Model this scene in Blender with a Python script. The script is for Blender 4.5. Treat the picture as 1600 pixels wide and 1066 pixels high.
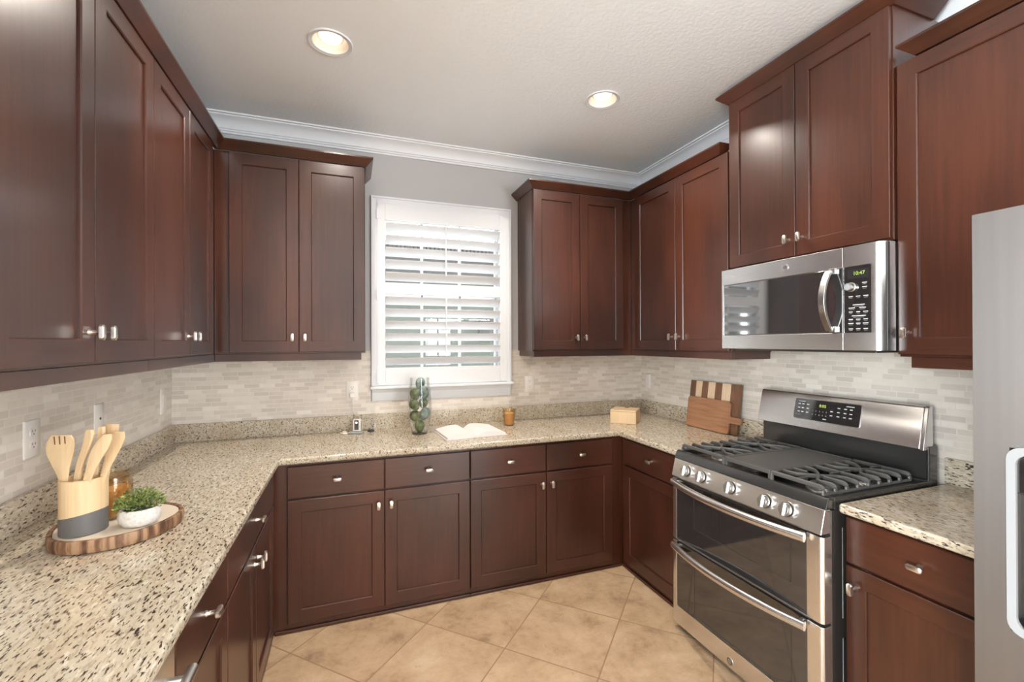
import bpy, bmesh, math, random
from mathutils import Vector, Matrix
random.seed(7)
C = bpy.context.scene.collection
SC = bpy.context.scene
for o in list(bpy.data.objects): bpy.data.objects.remove(o)

# ------------------------------------------------------------------ camera
CAM = Vector((.985, -3.137, 1.475)); YAW, PIT, ROL, FPX = .3489, .0031, -.0036, 696.2
Fv = Vector((math.sin(YAW)*math.cos(PIT), math.cos(YAW)*math.cos(PIT), math.sin(PIT)))
R0 = Vector((math.cos(YAW), -math.sin(YAW), 0)); U0 = R0.cross(Fv)
Rv = R0*math.cos(ROL)+U0*math.sin(ROL); Uv = Rv.cross(Fv)
cam = bpy.data.cameras.new('camera'); cam.sensor_width = 36; cam.lens = FPX/1600*36
cam.clip_start = .02; cam.clip_end = 200
co = bpy.data.objects.new('camera', cam); C.objects.link(co)
co.matrix_world = Matrix(((Rv.x, Uv.x, -Fv.x, CAM.x), (Rv.y, Uv.y, -Fv.y, CAM.y), (Rv.z, Uv.z, -Fv.z, CAM.z), (0, 0, 0, 1)))
SC.camera = co
vs = SC.view_settings
vs.view_transform = 'Standard'; vs.look = 'None'; vs.gamma = 1; vs.use_curve_mapping = False
vs.exposure = 0.05
try:
    SC.cycles.use_denoising = True; SC.cycles.max_bounces = 10; SC.cycles.diffuse_bounces = 6
    SC.cycles.transparent_max_bounces = 16; SC.cycles.sample_clamp_indirect = 6
    SC.cycles.caustics_reflective = False; SC.cycles.caustics_refractive = False
except Exception: pass
# ------------------------------------------------------------------ daylight and added fill
wd = bpy.data.worlds.new('daylight'); SC.world = wd; wd.use_nodes = True
bg = wd.node_tree.nodes['Background']; bg.inputs[0].default_value = (.90, .95, 1, 1); bg.inputs[1].default_value = 11.0
def area(name, loc, target, sx, sy, power, col, shape='RECTANGLE'):
    l = bpy.data.lights.new(name, 'AREA'); l.shape = shape; l.size = sx
    if shape == 'RECTANGLE': l.size_y = sy
    l.energy = power; l.color = col
    o = bpy.data.objects.new(name, l); C.objects.link(o); o.location = loc
    o.rotation_euler = (Vector(target)-Vector(loc)).to_track_quat('-Z', 'Y').to_euler()
    return o
# added fill at assumed, unseen living-room openings, tilted up to brighten the ceiling
area('fill_rear', (4.2, -7.35, 1.25), (2.4, 0, 3.2), 2.9, 2.0, 150, (.84, .935, 1))
area('fill_side', (6.35, -5.4, 1.35), (0, -4.2, 3.0), 2.8, 2.0, 260, (.84, .935, 1))
area('fill_left', (-3.35, -5.2, 1.35), (3.3, -1.8, 2.6), 3.2, 2.0, 430, (.84, .935, 1))  # extra fill added from the unseen left to brighten the right wall
CAN_W = 15.0

# ------------------------------------------------------------------ constants
W = 3.28; H = 2.85; ZT = .896; ZB = .861; FR = .61; UD = .29; RX = 2.677; RU = 2.98
Z0, Z1 = 1.424, 2.532     # wall cabinet door heights

# ------------------------------------------------------------------ materials
def new_mat(name):
    m = bpy.data.materials.new(name); m.use_nodes = True
    nt = m.node_tree; return m, nt, nt.nodes['Principled BSDF']
def N(nt, t, **kw):
    n = nt.nodes.new(t)
    for k, v in kw.items():
        if k in n.inputs: n.inputs[k].default_value = v
        else: setattr(n, k, v)
    return n
def L(nt, a, b): nt.links.new(a, b)
def srgb(r, g, b):
    f = lambda c: (c/255/12.92) if c/255 <= .04045 else ((c/255+.055)/1.055)**2.4
    return (f(r), f(g), f(b), 1)
def ramp(nt, stops, interp='LINEAR'):
    n = nt.nodes.new('ShaderNodeValToRGB'); n.color_ramp.interpolation = interp
    e = n.color_ramp.elements
    while len(e) < len(stops): e.new(.5)
    for i, (p, c) in enumerate(stops): e[i].position = p; e[i].color = c if len(c) == 4 else (*c, 1)
    return n
def mix(nt, fac, a, b):
    n = nt.nodes.new('ShaderNodeMix'); n.data_type = 'RGBA'
    for s, v in ((n.inputs[0], fac), (n.inputs[6], a), (n.inputs[7], b)):
        if hasattr(v, 'is_linked') or hasattr(v, 'links'): L(nt, v, s)
        else: s.default_value = v
    return n.outputs[2]
def mapping(nt, scale=(1, 1, 1), rot=(0, 0, 0), loc=(0, 0, 0)):
    t = nt.nodes.new('ShaderNodeNewGeometry'); m = nt.nodes.new('ShaderNodeMapping')
    m.inputs['Scale'].default_value = scale; m.inputs['Rotation'].default_value = rot; m.inputs['Location'].default_value = loc
    L(nt, t.outputs['Position'], m.inputs['Vector']); return m.outputs[0]
def bump(nt, p, h, strength, dist=.01):
    b = N(nt, 'ShaderNodeBump', Strength=strength, Distance=dist); L(nt, h, b.inputs['Height']); L(nt, b.outputs[0], p.inputs['Normal'])
def plain(name, col, rough=.5, metal=0, spec=.5, coat=0, emit=None, es=0):
    m, nt, p = new_mat(name)
    p.inputs['Base Color'].default_value = col if len(col) == 4 else (*col, 1)
    p.inputs['Roughness'].default_value = rough; p.inputs['Metallic'].default_value = metal
    p.inputs['Specular IOR Level'].default_value = spec; p.inputs['Coat Weight'].default_value = coat
    if emit: p.inputs['Emission Color'].default_value = (*emit, 1); p.inputs['Emission Strength'].default_value = es
    return m
def wood(name, dark, light, scale, rough=.30, grain=1, coat=.0, bumpy=.04):
    m, nt, p = new_mat(name)
    v = mapping(nt, scale)
    n1 = N(nt, 'ShaderNodeTexNoise', Scale=1, Detail=6, Roughness=.65); L(nt, v, n1.inputs['Vector'])
    v2 = mapping(nt, (2.6, 2.6, 1.1)); n2 = N(nt, 'ShaderNodeTexNoise', Scale=1, Detail=2); L(nt, v2, n2.inputs['Vector'])
    a = N(nt, 'ShaderNodeMath', operation='MULTIPLY_ADD'); L(nt, n2.outputs[0], a.inputs[0]); a.inputs[1].default_value = 1.2
    sm = N(nt, 'ShaderNodeMath', operation='MULTIPLY'); sm.inputs[1].default_value = grain; L(nt, n1.outputs[0], sm.inputs[0]); L(nt, sm.outputs[0], a.inputs[2])
    r = ramp(nt, [(.55, dark), (1.15 if False else 1.0, light)]); s = N(nt, 'ShaderNodeMath', operation='MULTIPLY'); s.inputs[1].default_value = .82
    L(nt, a.outputs[0], s.inputs[0]); L(nt, s.outputs[0], r.inputs[0]); L(nt, r.outputs[0], p.inputs['Base Color'])
    p.inputs['Roughness'].default_value = rough; p.inputs['Coat Weight'].default_value = coat; p.inputs['Coat Roughness'].default_value = .24
    bump(nt, p, n1.outputs[0], bumpy, .004)
    return m
CD, CL = srgb(52, 26, 16), srgb(90, 48, 32)
M = {}
M['cherry'] = wood('dark_cherry_wood', CD, CL, (75, 75, 3.2), coat=.3, grain=.5)
M['cherry_h'] = wood('dark_cherry_wood_across', CD, CL, (3.2, 3.2, 75), coat=.3, grain=.5)
M['bamboo'] = wood('bamboo', srgb(194, 160, 118), srgb(222, 192, 150), (130, 130, 4), rough=.45)
M['utensil'] = wood('pale_beech', srgb(196, 162, 120), srgb(222, 194, 154), (90, 90, 6), rough=.5)
M['walnut'] = wood('walnut', srgb(84, 56, 40), srgb(134, 98, 74), (70, 70, 5), rough=.5)
M['maple'] = wood('maple', srgb(205, 175, 138), srgb(230, 205, 172), (70, 70, 5), rough=.5)
M['acacia'] = wood('acacia', srgb(118, 76, 52), srgb(176, 128, 94), (60, 4, 60), rough=.45)
M['nickel'] = plain('satin_nickel', (.72, .66, .60), .3, 1)
M['black'] = plain('black_enamel', (.03, .029, .028), .16, 0, .8)
M['iron'] = plain('cast_iron', (.085, .082, .078), .45, 0, .5)
M['darkmetal'] = plain('dark_steel', (.11, .105, .10), .34, .8)
M['glassblack'] = plain('black_glass', (.022, .021, .021), .05, 0, 1); M['glassblack'].node_tree.nodes['Principled BSDF'].inputs['IOR'].default_value = 1.65
M['mwglass'] = plain('microwave_glass', (.03, .03, .031), .04, 0, 1); M['mwglass'].node_tree.nodes['Principled BSDF'].inputs['IOR'].default_value = 2.1
M['void'] = plain('dark_void', (.006, .005, .005), .6)
M['white'] = plain('white_paint', srgb(222, 224, 227), .4)
M['shutter'] = plain('white_shutter', srgb(222, 223, 225), .35)
M['plastic'] = plain('white_plastic', srgb(232, 226, 218), .35)
M['greyplastic'] = plain('grey_plastic', srgb(160, 163, 166), .4)
M['chrome'] = plain('polished_steel', (.58, .57, .555), .28, 1)
M['mark'] = plain('white_print', srgb(205, 208, 210), .5)
M['digits'] = plain('green_digits', (.2, .3, .05), .5, emit=(.55, .72, .16), es=.9)
M['lens'] = plain('lamp_lens', (1, 1, 1), .5, emit=(1, .93, .84), es=2.2)
M['reflector'] = plain('lamp_reflector', srgb(240, 230, 214), .5)
M['crockgrey'] = plain('grey_glaze', srgb(100, 97, 95), .55)
M['page'] = plain('paper', srgb(232, 226, 222), .7)
M['cover'] = plain('book_cover', srgb(214, 206, 200), .5)
M['soil'] = plain('dark_moss', srgb(40, 48, 26), .9)
M['trayface'] = plain('whitewashed_wood', srgb(224, 210, 190), .5)

def granite():
    m, nt, p = new_mat('speckled_granite')
    a = math.atan2(.36, .93)      # the grain of the slab runs mostly along the room's depth
    v = mapping(nt, (1, .3, 1), (0, 0, a))
    def noise(scale, det, rough=.6, off=0):
        mp = nt.nodes.new('ShaderNodeMapping'); mp.inputs['Location'].default_value = (off, off*2, off*3)
        L(nt, v, mp.inputs['Vector'])
        n = N(nt, 'ShaderNodeTexNoise', Scale=scale, Detail=det, Roughness=rough); L(nt, mp.outputs[0], n.inputs['Vector']); return n.outputs[0]
    base = ramp(nt, [(.3, srgb(203, 193, 174)), (.52, srgb(193, 180, 158)), (.72, srgb(184, 165, 140))]); L(nt, noise(9, 4), base.inputs[0])
    g1 = ramp(nt, [(.5, (0, 0, 0)), (.62, (1, 1, 1))]); L(nt, noise(130, 3, .6, 3), g1.inputs[0])
    c = mix(nt, g1.outputs[0], base.outputs[0], srgb(172, 156, 136))
    g3 = ramp(nt, [(.60, (0, 0, 0)), (.66, (1, 1, 1))]); L(nt, noise(95, 2, .5, 9), g3.inputs[0])
    c = mix(nt, g3.outputs[0], c, srgb(212, 202, 184))
    g2 = ramp(nt, [(.57, (0, 0, 0)), (.63, (1, 1, 1))]); L(nt, noise(165, 2.5, .55, 5), g2.inputs[0])
    c = mix(nt, g2.outputs[0], c, srgb(72, 62, 54))
    g4 = ramp(nt, [(.66, (0, 0, 0)), (.70, (1, 1, 1))]); L(nt, noise(85, 2.4, .5, 13), g4.inputs[0])
    c = mix(nt, g4.outputs[0], c, srgb(58, 46, 42))
    L(nt, c, p.inputs['Base Color']); p.inputs['Roughness'].default_value = .16
    return m
M['granite'] = granite()

def tile_wall(axis):
    """small marble strip mosaic, random shift per row; axis = the wall's long axis (0 x, 1 y)"""
    m, nt, p = new_mat('marble_strip_mosaic'); 
    g = nt.nodes.new('ShaderNodeNewGeometry'); s = nt.nodes.new('ShaderNodeSeparateXYZ'); L(nt, g.outputs['Position'], s.inputs[0])
    RH, TW = .0255, .084
    def mth(op, a, b=None, c=None):
        n = nt.nodes.new('ShaderNodeMath'); n.operation = op
        for i, q in enumerate((a, b, c)):
            if q is None: continue
            if isinstance(q, (int, float)): n.inputs[i].default_value = q
            else: L(nt, q, n.inputs[i])
        return n.outputs[0]
    zr = mth('DIVIDE', s.outputs[2], RH); row = mth('FLOOR', zr); fz = mth('FRACT', zr)
    wn = nt.nodes.new('ShaderNodeTexWhiteNoise'); wn.noise_dimensions = '1D'; L(nt, row, wn.inputs['W'])
    xs = mth('ADD', mth('DIVIDE', s.outputs[axis], TW), mth('MULTIPLY', wn.outputs[0], 7.3))
    col = mth('FLOOR', xs); fx = mth('FRACT', xs)
    cb = nt.nodes.new('ShaderNodeCombineXYZ'); L(nt, row, cb.inputs[0]); L(nt, col, cb.inputs[1])
    w2 = nt.nodes.new('ShaderNodeTexWhiteNoise'); w2.noise_dimensions = '3D'; L(nt, cb.outputs[0], w2.inputs[0])
    r = ramp(nt, [(0, srgb(203, 193, 181)), (.35, srgb(211, 201, 189)), (.65, srgb(218, 208, 195)), (.86, srgb(225, 216, 204)), (1, srgb(232, 224, 213))]); L(nt, w2.outputs[0], r.inputs[0])
    v = mapping(nt, (1, 1, 1)); nz = N(nt, 'ShaderNodeTexNoise', Scale=24, Detail=5, Roughness=.6); L(nt, v, nz.inputs['Vector'])
    r2 = ramp(nt, [(.25, (.93, .93, .925)), (.6, (1.0, 1.0, 1.0))]); L(nt, nz.outputs[0], r2.inputs[0])
    mm = nt.nodes.new('ShaderNodeMix'); mm.data_type = 'RGBA'; mm.blend_type = 'MULTIPLY'; mm.inputs[0].default_value = 1
    L(nt, r.outputs[0], mm.inputs[6]); L(nt, r2.outputs[0], mm.inputs[7])
    gz = mth('LESS_THAN', mth('MINIMUM', fz, mth('SUBTRACT', 1, fz)), .075)
    gx = mth('LESS_THAN', mth('MINIMUM', fx, mth('SUBTRACT', 1, fx)), .022)
    gr = mth('MAXIMUM', gz, gx)
    c = mix(nt, gr, mm.outputs[2], srgb(221, 212, 200))
    L(nt, c, p.inputs['Base Color']); p.inputs['Roughness'].default_value = .3
    bump(nt, p, mth('SUBTRACT', 1, gr), .25, .001)
    return m
M['tile_x'] = tile_wall(0); M['tile_y'] = tile_wall(1)

def floor_mat():
    m, nt, p = new_mat('travertine_floor_tile')
    g = nt.nodes.new('ShaderNodeNewGeometry'); mp = nt.nodes.new('ShaderNodeMapping')
    sub = nt.nodes.new('ShaderNodeVectorMath'); sub.operation = 'SUBTRACT'; sub.inputs[1].default_value = (1.36, -.779, 0)
    L(nt, g.outputs['Position'], sub.inputs[0]); L(nt, sub.outputs[0], mp.inputs[0])
    mp.inputs['Rotation'].default_value = (0, 0, math.radians(45)); mp.inputs['Scale'].default_value = (1/.4565,)*3
    s = nt.nodes.new('ShaderNodeSeparateXYZ'); L(nt, mp.outputs[0], s.inputs[0])
    def mth(op, a, b=None):
        n = nt.nodes.new('ShaderNodeMath'); n.operation = op
        for i, q in enumerate((a, b)):
            if q is None: continue
            if isinstance(q, (int, float)): n.inputs[i].default_value = q
            else: L(nt, q, n.inputs[i])
        return n.outputs[0]
    fx, fy = mth('FRACT', s.outputs[0]), mth('FRACT', s.outputs[1])
    d = mth('MINIMUM', mth('MINIMUM', fx, mth('SUBTRACT', 1, fx)), mth('MINIMUM', fy, mth('SUBTRACT', 1, fy)))
    gr = mth('LESS_THAN', d, .0065)
    cb = nt.nodes.new('ShaderNodeCombineXYZ'); L(nt, mth('FLOOR', s.outputs[0]), cb.inputs[0]); L(nt, mth('FLOOR', s.outputs[1]), cb.inputs[1])
    wn = nt.nodes.new('ShaderNodeTexWhiteNoise'); wn.noise_dimensions = '3D'; L(nt, cb.outputs[0], wn.inputs[0])
    off = nt.nodes.new('ShaderNodeVectorMath'); off.operation = 'MULTIPLY_ADD'; L(nt, wn.outputs['Color'], off.inputs[0]); off.inputs[1].default_value = (9, 9, 9); L(nt, g.outputs['Position'], off.inputs[2])
    n1 = N(nt, 'ShaderNodeTexNoise', Scale=4.5, Detail=10, Roughness=.72, Distortion=.25); L(nt, off.outputs[0], n1.inputs['Vector'])
    r = ramp(nt, [(.32, srgb(154, 125, 98)), (.45, srgb(190, 159, 126)), (.56, srgb(204, 174, 140)), (.72, srgb(219, 194, 162))]); L(nt, n1.outputs[0], r.inputs[0])
    n2 = N(nt, 'ShaderNodeTexNoise', Scale=17, Detail=8, Roughness=.75, Distortion=.4); L(nt, off.outputs[0], n2.inputs['Vector'])
    r2 = ramp(nt, [(.60, (0, 0, 0)), (.72, (.55, .55, .55))]); L(nt, n2.outputs[0], r2.inputs[0])
    c = mix(nt, r2.outputs[0], r.outputs[0], srgb(140, 112, 88))
    c = mix(nt, gr, c, srgb(158, 126, 96))
    L(nt, c, p.inputs['Base Color']); p.inputs['Roughness'].default_value = .38
    bump(nt, p, mth('SUBTRACT', 1, gr), .3, .001)
    return m
M['floor'] = floor_mat()

def paint(name, col, scale=90, strength=.12, rough=.75):
    m, nt, p = new_mat(name); p.inputs['Base Color'].default_value = col; p.inputs['Roughness'].default_value = rough
    v = mapping(nt); n = N(nt, 'ShaderNodeTexNoise', Scale=scale, Detail=4, Roughness=.6); L(nt, v, n.inputs['Vector'])
    bump(nt, p, n.outputs[0], strength, .004); return m
M['wallpaint'] = paint('grey_wall_paint', srgb(184, 183, 182), 160, .06)
M['ceilpaint'] = paint('textured_ceiling_paint', srgb(236, 240, 244), 55, .6)
M['stucco'] = paint('grey_green_stucco', srgb(62, 66, 60), 60, .3)
M['ground'] = paint('pale_gravel', srgb(170, 165, 155), 60, .3)

def steel(name, base=(.80, .785, .765), rough=.27, sc=(6, 6, 420)):
    m, nt, p = new_mat(name); p.inputs['Base Color'].default_value = (*base, 1); p.inputs['Metallic'].default_value = 1
    p.inputs['Roughness'].default_value = rough; p.inputs['Anisotropic'].default_value = .5
    v = mapping(nt, sc); n = N(nt, 'ShaderNodeTexNoise', Scale=1, Detail=2); L(nt, v, n.inputs['Vector'])
    r = ramp(nt, [(.3, tuple(c*.96 for c in base)), (.7, tuple(min(c*1.04, 1) for c in base))]); L(nt, n.outputs[0], r.inputs[0]); L(nt, r.outputs[0], p.inputs['Base Color'])
    return m
M['steel'] = steel('brushed_steel')
M['fridgesteel'] = steel('fridge_steel', (.24, .222, .208), .5, (40, 40, 1))

def thin_glass(name, tint=(1, 1, 1), rough=.0, mn=.05, mx=.5):
    m, nt, p = new_mat(name); nt.nodes.remove(p)
    t = N(nt, 'ShaderNodeBsdfTransparent', Color=(*tint, 1)); g = N(nt, 'ShaderNodeBsdfGlossy', Roughness=rough)
    lw = N(nt, 'ShaderNodeLayerWeight', Blend=.25); r = ramp(nt, [(0, (mn,)*3), (1, (mx,)*3)]); L(nt, lw.outputs['Fresnel'], r.inputs[0])
    x = nt.nodes.new('ShaderNodeMixShader'); L(nt, r.outputs[0], x.inputs[0]); L(nt, t.outputs[0], x.inputs[1]); L(nt, g.outputs[0], x.inputs[2])
    L(nt, x.outputs[0], nt.nodes['Material Output'].inputs['Surface']); return m
M['pane'] = thin_glass('window_glass', (.97, .98, .97), 0, .02, .5)
M['vaseglass'] = thin_glass('clear_glass', (.95, .96, .95), .02, .04, .6)
M['amber'] = thin_glass('amber_glass', (.96, .87, .72), .05, .05, .5)
M['wax'] = plain('amber_wax', srgb(222, 182, 132), .5)

def bark():
    m, nt, p = new_mat('bark_edge')
    v = mapping(nt, (55, 55, 6)); n = N(nt, 'ShaderNodeTexNoise', Scale=1, Detail=5); L(nt, v, n.inputs['Vector'])
    r = ramp(nt, [(.36, srgb(80, 54, 38)), (.5, srgb(132, 96, 70)), (.62, srgb(172, 138, 106))]); L(nt, n.outputs[0], r.inputs[0])
    L(nt, r.outputs[0], p.inputs['Base Color']); p.inputs['Roughness'].default_value = .6; return m
M['bark'] = bark()
def mottled(name, cols, scale=30, rough=.5):
    m, nt, p = new_mat(name); v = mapping(nt); n = N(nt, 'ShaderNodeTexNoise', Scale=scale, Detail=4); L(nt, v, n.inputs['Vector'])
    r = ramp(nt, [(.3+.4*i/(len(cols)-1), c) for i, c in enumerate(cols)]); L(nt, n.outputs[0], r.inputs[0]); L(nt, r.outputs[0], p.inputs['Base Color'])
    p.inputs['Roughness'].default_value = rough; return m
M['stone'] = mottled('speckled_stone', [srgb(200, 194, 186), srgb(216, 210, 203), srgb(226, 221, 215)], 110, .8)
M['leaf'] = mottled('leaf_green', [srgb(52, 70, 34), srgb(100, 122, 58), srgb(172, 176, 96)], 70, .55)
M['fruitA'] = mottled('mottled_green', [srgb(66, 74, 46), srgb(108, 118, 80), srgb(150, 154, 116)], 40, .35)
M['fruitB'] = mottled('mottled_teal', [srgb(70, 88, 80), srgb(118, 136, 126), srgb(170, 182, 176)], 40, .3)
M['roof'] = plain('dark_roof_tile', srgb(34, 31, 29), .8)

# ------------------------------------------------------------------ mesh building
class MB:
    def __init__(s, T=None): s.v = []; s.f = []; s.m = []; s.T = T
    def add(s, vs, fs, mi=0):
        b = len(s.v); s.v += [Vector(s.T(*q)) if s.T else Vector(q) for q in vs]
        s.f += [[b+i for i in f] for f in fs]; s.m += [mi]*len(fs) if isinstance(mi, int) else list(mi); return s
    def box(s, x0, x1, y0, y1, z0, z1, mi=0):
        return s.add([(x0, y0, z0), (x1, y0, z0), (x1, y1, z0), (x0, y1, z0), (x0, y0, z1), (x1, y0, z1), (x1, y1, z1), (x0, y1, z1)],
                     [(3, 2, 1, 0), (4, 5, 6, 7), (0, 1, 5, 4), (1, 2, 6, 5), (2, 3, 7, 6), (3, 0, 4, 7)], mi)
    def loft(s, rings, mi=0, caps=True, closed=True):
        n = len(rings[0]); vs = [p for r in rings for p in r]; fs = []
        for i in range(len(rings)-1):
            for j in range(n if closed else n-1):
                k = (j+1) % n; fs.append((i*n+j, i*n+k, (i+1)*n+k, (i+1)*n+j))
        if caps and closed: fs += [tuple(range(n))[::-1], tuple(range((len(rings)-1)*n, len(rings)*n))]
        return s.add(vs, fs, mi)
    def lathe(s, c, prof, n=28, mi=0, caps=True, sx=1, sy=1):
        return s.loft([[(c[0]+r*sx*math.cos(2*math.pi*j/n), c[1]+r*sy*math.sin(2*math.pi*j/n), c[2]+z) for j in range(n)] for r, z in prof], mi, caps)
    def cyl(s, p0, p1, r0, r1=None, n=16, mi=0):
        r1 = r0 if r1 is None else r1; p0, p1 = Vector(p0), Vector(p1); d = (p1-p0).normalized()
        a = d.orthogonal().normalized(); b = d.cross(a)
        return s.loft([[tuple(p+(a*math.cos(t)+b*math.sin(t))*r) for t in [2*math.pi*j/n for j in range(n)]] for p, r in ((p0, r0), (p1, r1))], mi)
    def tube(s, path, r, n=10, mi=0, flat=None):
        path = [Vector(p) for p in path]; rings = []; up = None
        for i, p in enumerate(path):
            d = (path[min(i+1, len(path)-1)]-path[max(i-1, 0)]).normalized()
            a = (Vector((0, 0, 1)) if abs(d.z) < .9 else Vector((1, 0, 0))).cross(d).normalized(); b = d.cross(a)
            fa, fb = (r, r) if flat is None else flat
            rings.append([tuple(p+a*math.cos(t)*fa+b*math.sin(t)*fb) for t in [2*math.pi*j/n for j in range(n)]])
        return s.loft(rings, mi)
    def prism(s, poly, axis, a0, a1, mi=0):
        f = {0: lambda p, a: (a, p[0], p[1]), 1: lambda p, a: (p[0], a, p[1]), 2: lambda p, a: (p[0], p[1], a)}[axis]
        return s.loft([[f(p, a0) for p in poly], [f(p, a1) for p in poly]], mi)
    def build(s, name, mat, parent=None, bevel=0, seg=2, angle=38, sub=0):
        me = bpy.data.meshes.new(name)
        off = Vector((0, 0, 0)); q = parent
        while q is not None: off += q.location; q = q.parent
        me.from_pydata([tuple(v-off) for v in s.v], [], s.f)
        for m in (mat if isinstance(mat, (list, tuple)) else [mat]): me.materials.append(M[m])
        me.polygons.foreach_set('material_index', s.m)
        bm = bmesh.new(); bm.from_mesh(me); bmesh.ops.recalc_face_normals(bm, faces=bm.faces); bm.to_mesh(me); bm.free()
        me.polygons.foreach_set('use_smooth', [True]*len(me.polygons))
        me.set_sharp_from_angle(angle=math.radians(angle))
        o = bpy.data.objects.new(name, me); C.objects.link(o)
        if parent is not None: o.parent = parent
        if bevel:
            b = o.modifiers.new('bevel', 'BEVEL'); b.width = bevel; b.segments = seg; b.limit_method = 'ANGLE'; b.angle_limit = math.radians(40); b.harden_normals = True
        if sub:
            b = o.modifiers.new('sub', 'SUBSURF'); b.levels = sub; b.render_levels = sub
        return o
def tag(o, label, cat, group=None, kind=None):
    o['label'] = label; o['category'] = cat
    if group: o['group'] = group
    if kind: o['kind'] = kind
    return o
def thing(name, loc, label, cat, group=None):
    o = bpy.data.objects.new(name, None); C.objects.link(o); o.location = loc; o.empty_display_size = .05
    return tag(o, label, cat, group)
def struct(name, mb, mat, parent=None, **kw):
    o = mb.build(name, mat, parent, **kw)
    if parent is None: o['kind'] = 'structure'
    return o
def frame(O, u, n):
    """(a along u, b up, c outwards) -> world"""
    O, u, n = Vector(O), Vector(u), Vector(n)
    return lambda a, b, c: tuple(O+u*a+Vector((0, 0, b))+n*c)
def text_data(s, size, shear=0):
    cu = bpy.data.curves.new('t', 'FONT'); cu.body = s; cu.size = size; cu.align_x = 'CENTER'; cu.align_y = 'CENTER'; cu.shear = shear; cu.resolution_u = 3
    ob = bpy.data.objects.new('t', cu); C.objects.link(ob)
    me = ob.evaluated_get(bpy.context.evaluated_depsgraph_get()).to_mesh()
    vs = [tuple(v.co) for v in me.vertices]; fs = [tuple(p.vertices) for p in me.polygons]
    ob.to_mesh_clear(); bpy.data.objects.remove(ob); bpy.data.curves.remove(cu)
    return vs, fs
def put_text(mb, s, a, b, c, size, shear=0, mi=0):
    vs, fs = text_data(s, size, shear); mb.add([(a+v[0], b+v[1], c) for v in vs], fs, mi)

def smooth(pts, n=6):
    P_ = [Vector(p) for p in pts]; out = []
    for i in range(len(P_)-1):
        a, b_, c, d = P_[max(i-1, 0)], P_[i], P_[i+1], P_[min(i+2, len(P_)-1)]
        for k in range(n):
            s = k/n; out.append(.5*((2*b_)+(c-a)*s+(2*a-5*b_+4*c-d)*s*s+(3*b_-a-3*c+d)*s**3))
    return out+[P_[-1]]

# ------------------------------------------------------------------ setting
T = .15
HX0, HX1, HZ0, HZ1 = 1.157, 2.08, 1.185, 2.418       # window opening
b = MB()
for (x0, x1, z0, z1) in ((-T, HX0, 0, 2.95), (HX1, W+T, 0, 2.95), (HX0, HX1, 0, HZ0), (HX0, HX1, HZ1, 2.95)): b.box(x0, x1, 0, T, z0, z1)
for (x0, x1, z1) in ((0, 1.117, 1.421), (2.114, W, 1.421), (1.117, 2.114, 1.085)): b.box(x0, x1, -.006, 0, .86, z1, 1)
struct('wall_back', b, ['wallpaint', 'tile_x'])
b = MB(); b.box(-T, 0, -2.75, 0, 0, 2.95); b.box(0, .006, -2.75, -.006, .86, 1.421, 1)
struct('wall_left', b, ['wallpaint', 'tile_y'])
b = MB(); b.box(W, W+T, -3.5, 0, 0, 2.95); b.box(W-.006, W, -2.49, -.006, .86, 1.46, 1)
struct('wall_right', b, ['wallpaint', 'tile_y'])
b = MB(); b.box(W+T, 6.5, -3.5, -3.35, 0, 2.95); struct('wall_return', b, 'wallpaint')
b = MB(); b.box(-3.5, -T, -2.9, -2.75, 0, 2.95); struct('wall_return_left', b, 'wallpaint')
b = MB()
for (y0, y1, z0, z1) in ((-7.5, -6.9, 0, 2.95), (-3.5, -2.75, 0, 2.95), (-6.9, -3.5, 0, .3), (-6.9, -3.5, 2.4, 2.95)): b.box(-3.5-T, -3.5, y0, y1, z0, z1)
struct('wall_side_left', b, 'wallpaint')
b = MB()
for (y0, y1, z0, z1) in ((-7.5, -6.8, 0, 2.95), (-4.0, -3.35, 0, 2.95), (-6.8, -4, 0, .3), (-6.8, -4, 2.4, 2.95)): b.box(6.5, 6.5+T, y0, y1, z0, z1)
struct('wall_side', b, 'wallpaint')
b = MB()
for (x0, x1, z0, z1) in ((-3.65, 2.7, 0, 2.95), (5.7, 6.65, 0, 2.95), (2.7, 5.7, 2.3, 2.95)): b.box(x0, x1, -7.5-T, -7.5, z0, z1)
struct('wall_rear', b, 'wallpaint')
struct('floor', MB().box(-3.65, 6.65, -7.65, .15, -.1, 0), 'floor')
# ceiling sheet with round holes for the recessed lamps
LAMPS = [(.905, -.945), (2.334, -.945)]
b = MB(); xs = [-3.65, .755, 1.055, 2.184, 2.484, 6.65]; ys = [.15, -.795, -1.095, -2.4, -2.7, -7.65]
LR = .092
for i in range(5):
    for j in range(5):
        x0, x1, y1, y0 = xs[i], xs[i+1], ys[j], ys[j+1]
        c = [p for p in LAMPS if x0 < p[0] < x1 and y0 < p[1] < y1]
        if not c: b.add([(x0, y0, H), (x1, y0, H), (x1, y1, H), (x0, y1, H)], [(0, 1, 2, 3)]); continue
        cx, cy = c[0]; n = 32; sq = []; ci = []
        for k in range(n):
            t = 2*math.pi*k/n; ct, st = math.cos(t), math.sin(t); s_ = .15/max(abs(ct), abs(st))
            sx_, sy_ = cx+ct*s_, cy+st*s_
            sq.append((min(max(sx_, x0), x1), min(max(sy_, y0), y1), H)); ci.append((cx+ct*LR, cy+st*LR, H))
        b.add(sq+ci, [(k, (k+1) % n, n+(k+1) % n, n+k) for k in range(n)])
b.box(-3.65, 6.65, -7.65, .15, 2.96, 3.0)
ceil = struct('ceiling', b, 'ceilpaint')

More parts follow.
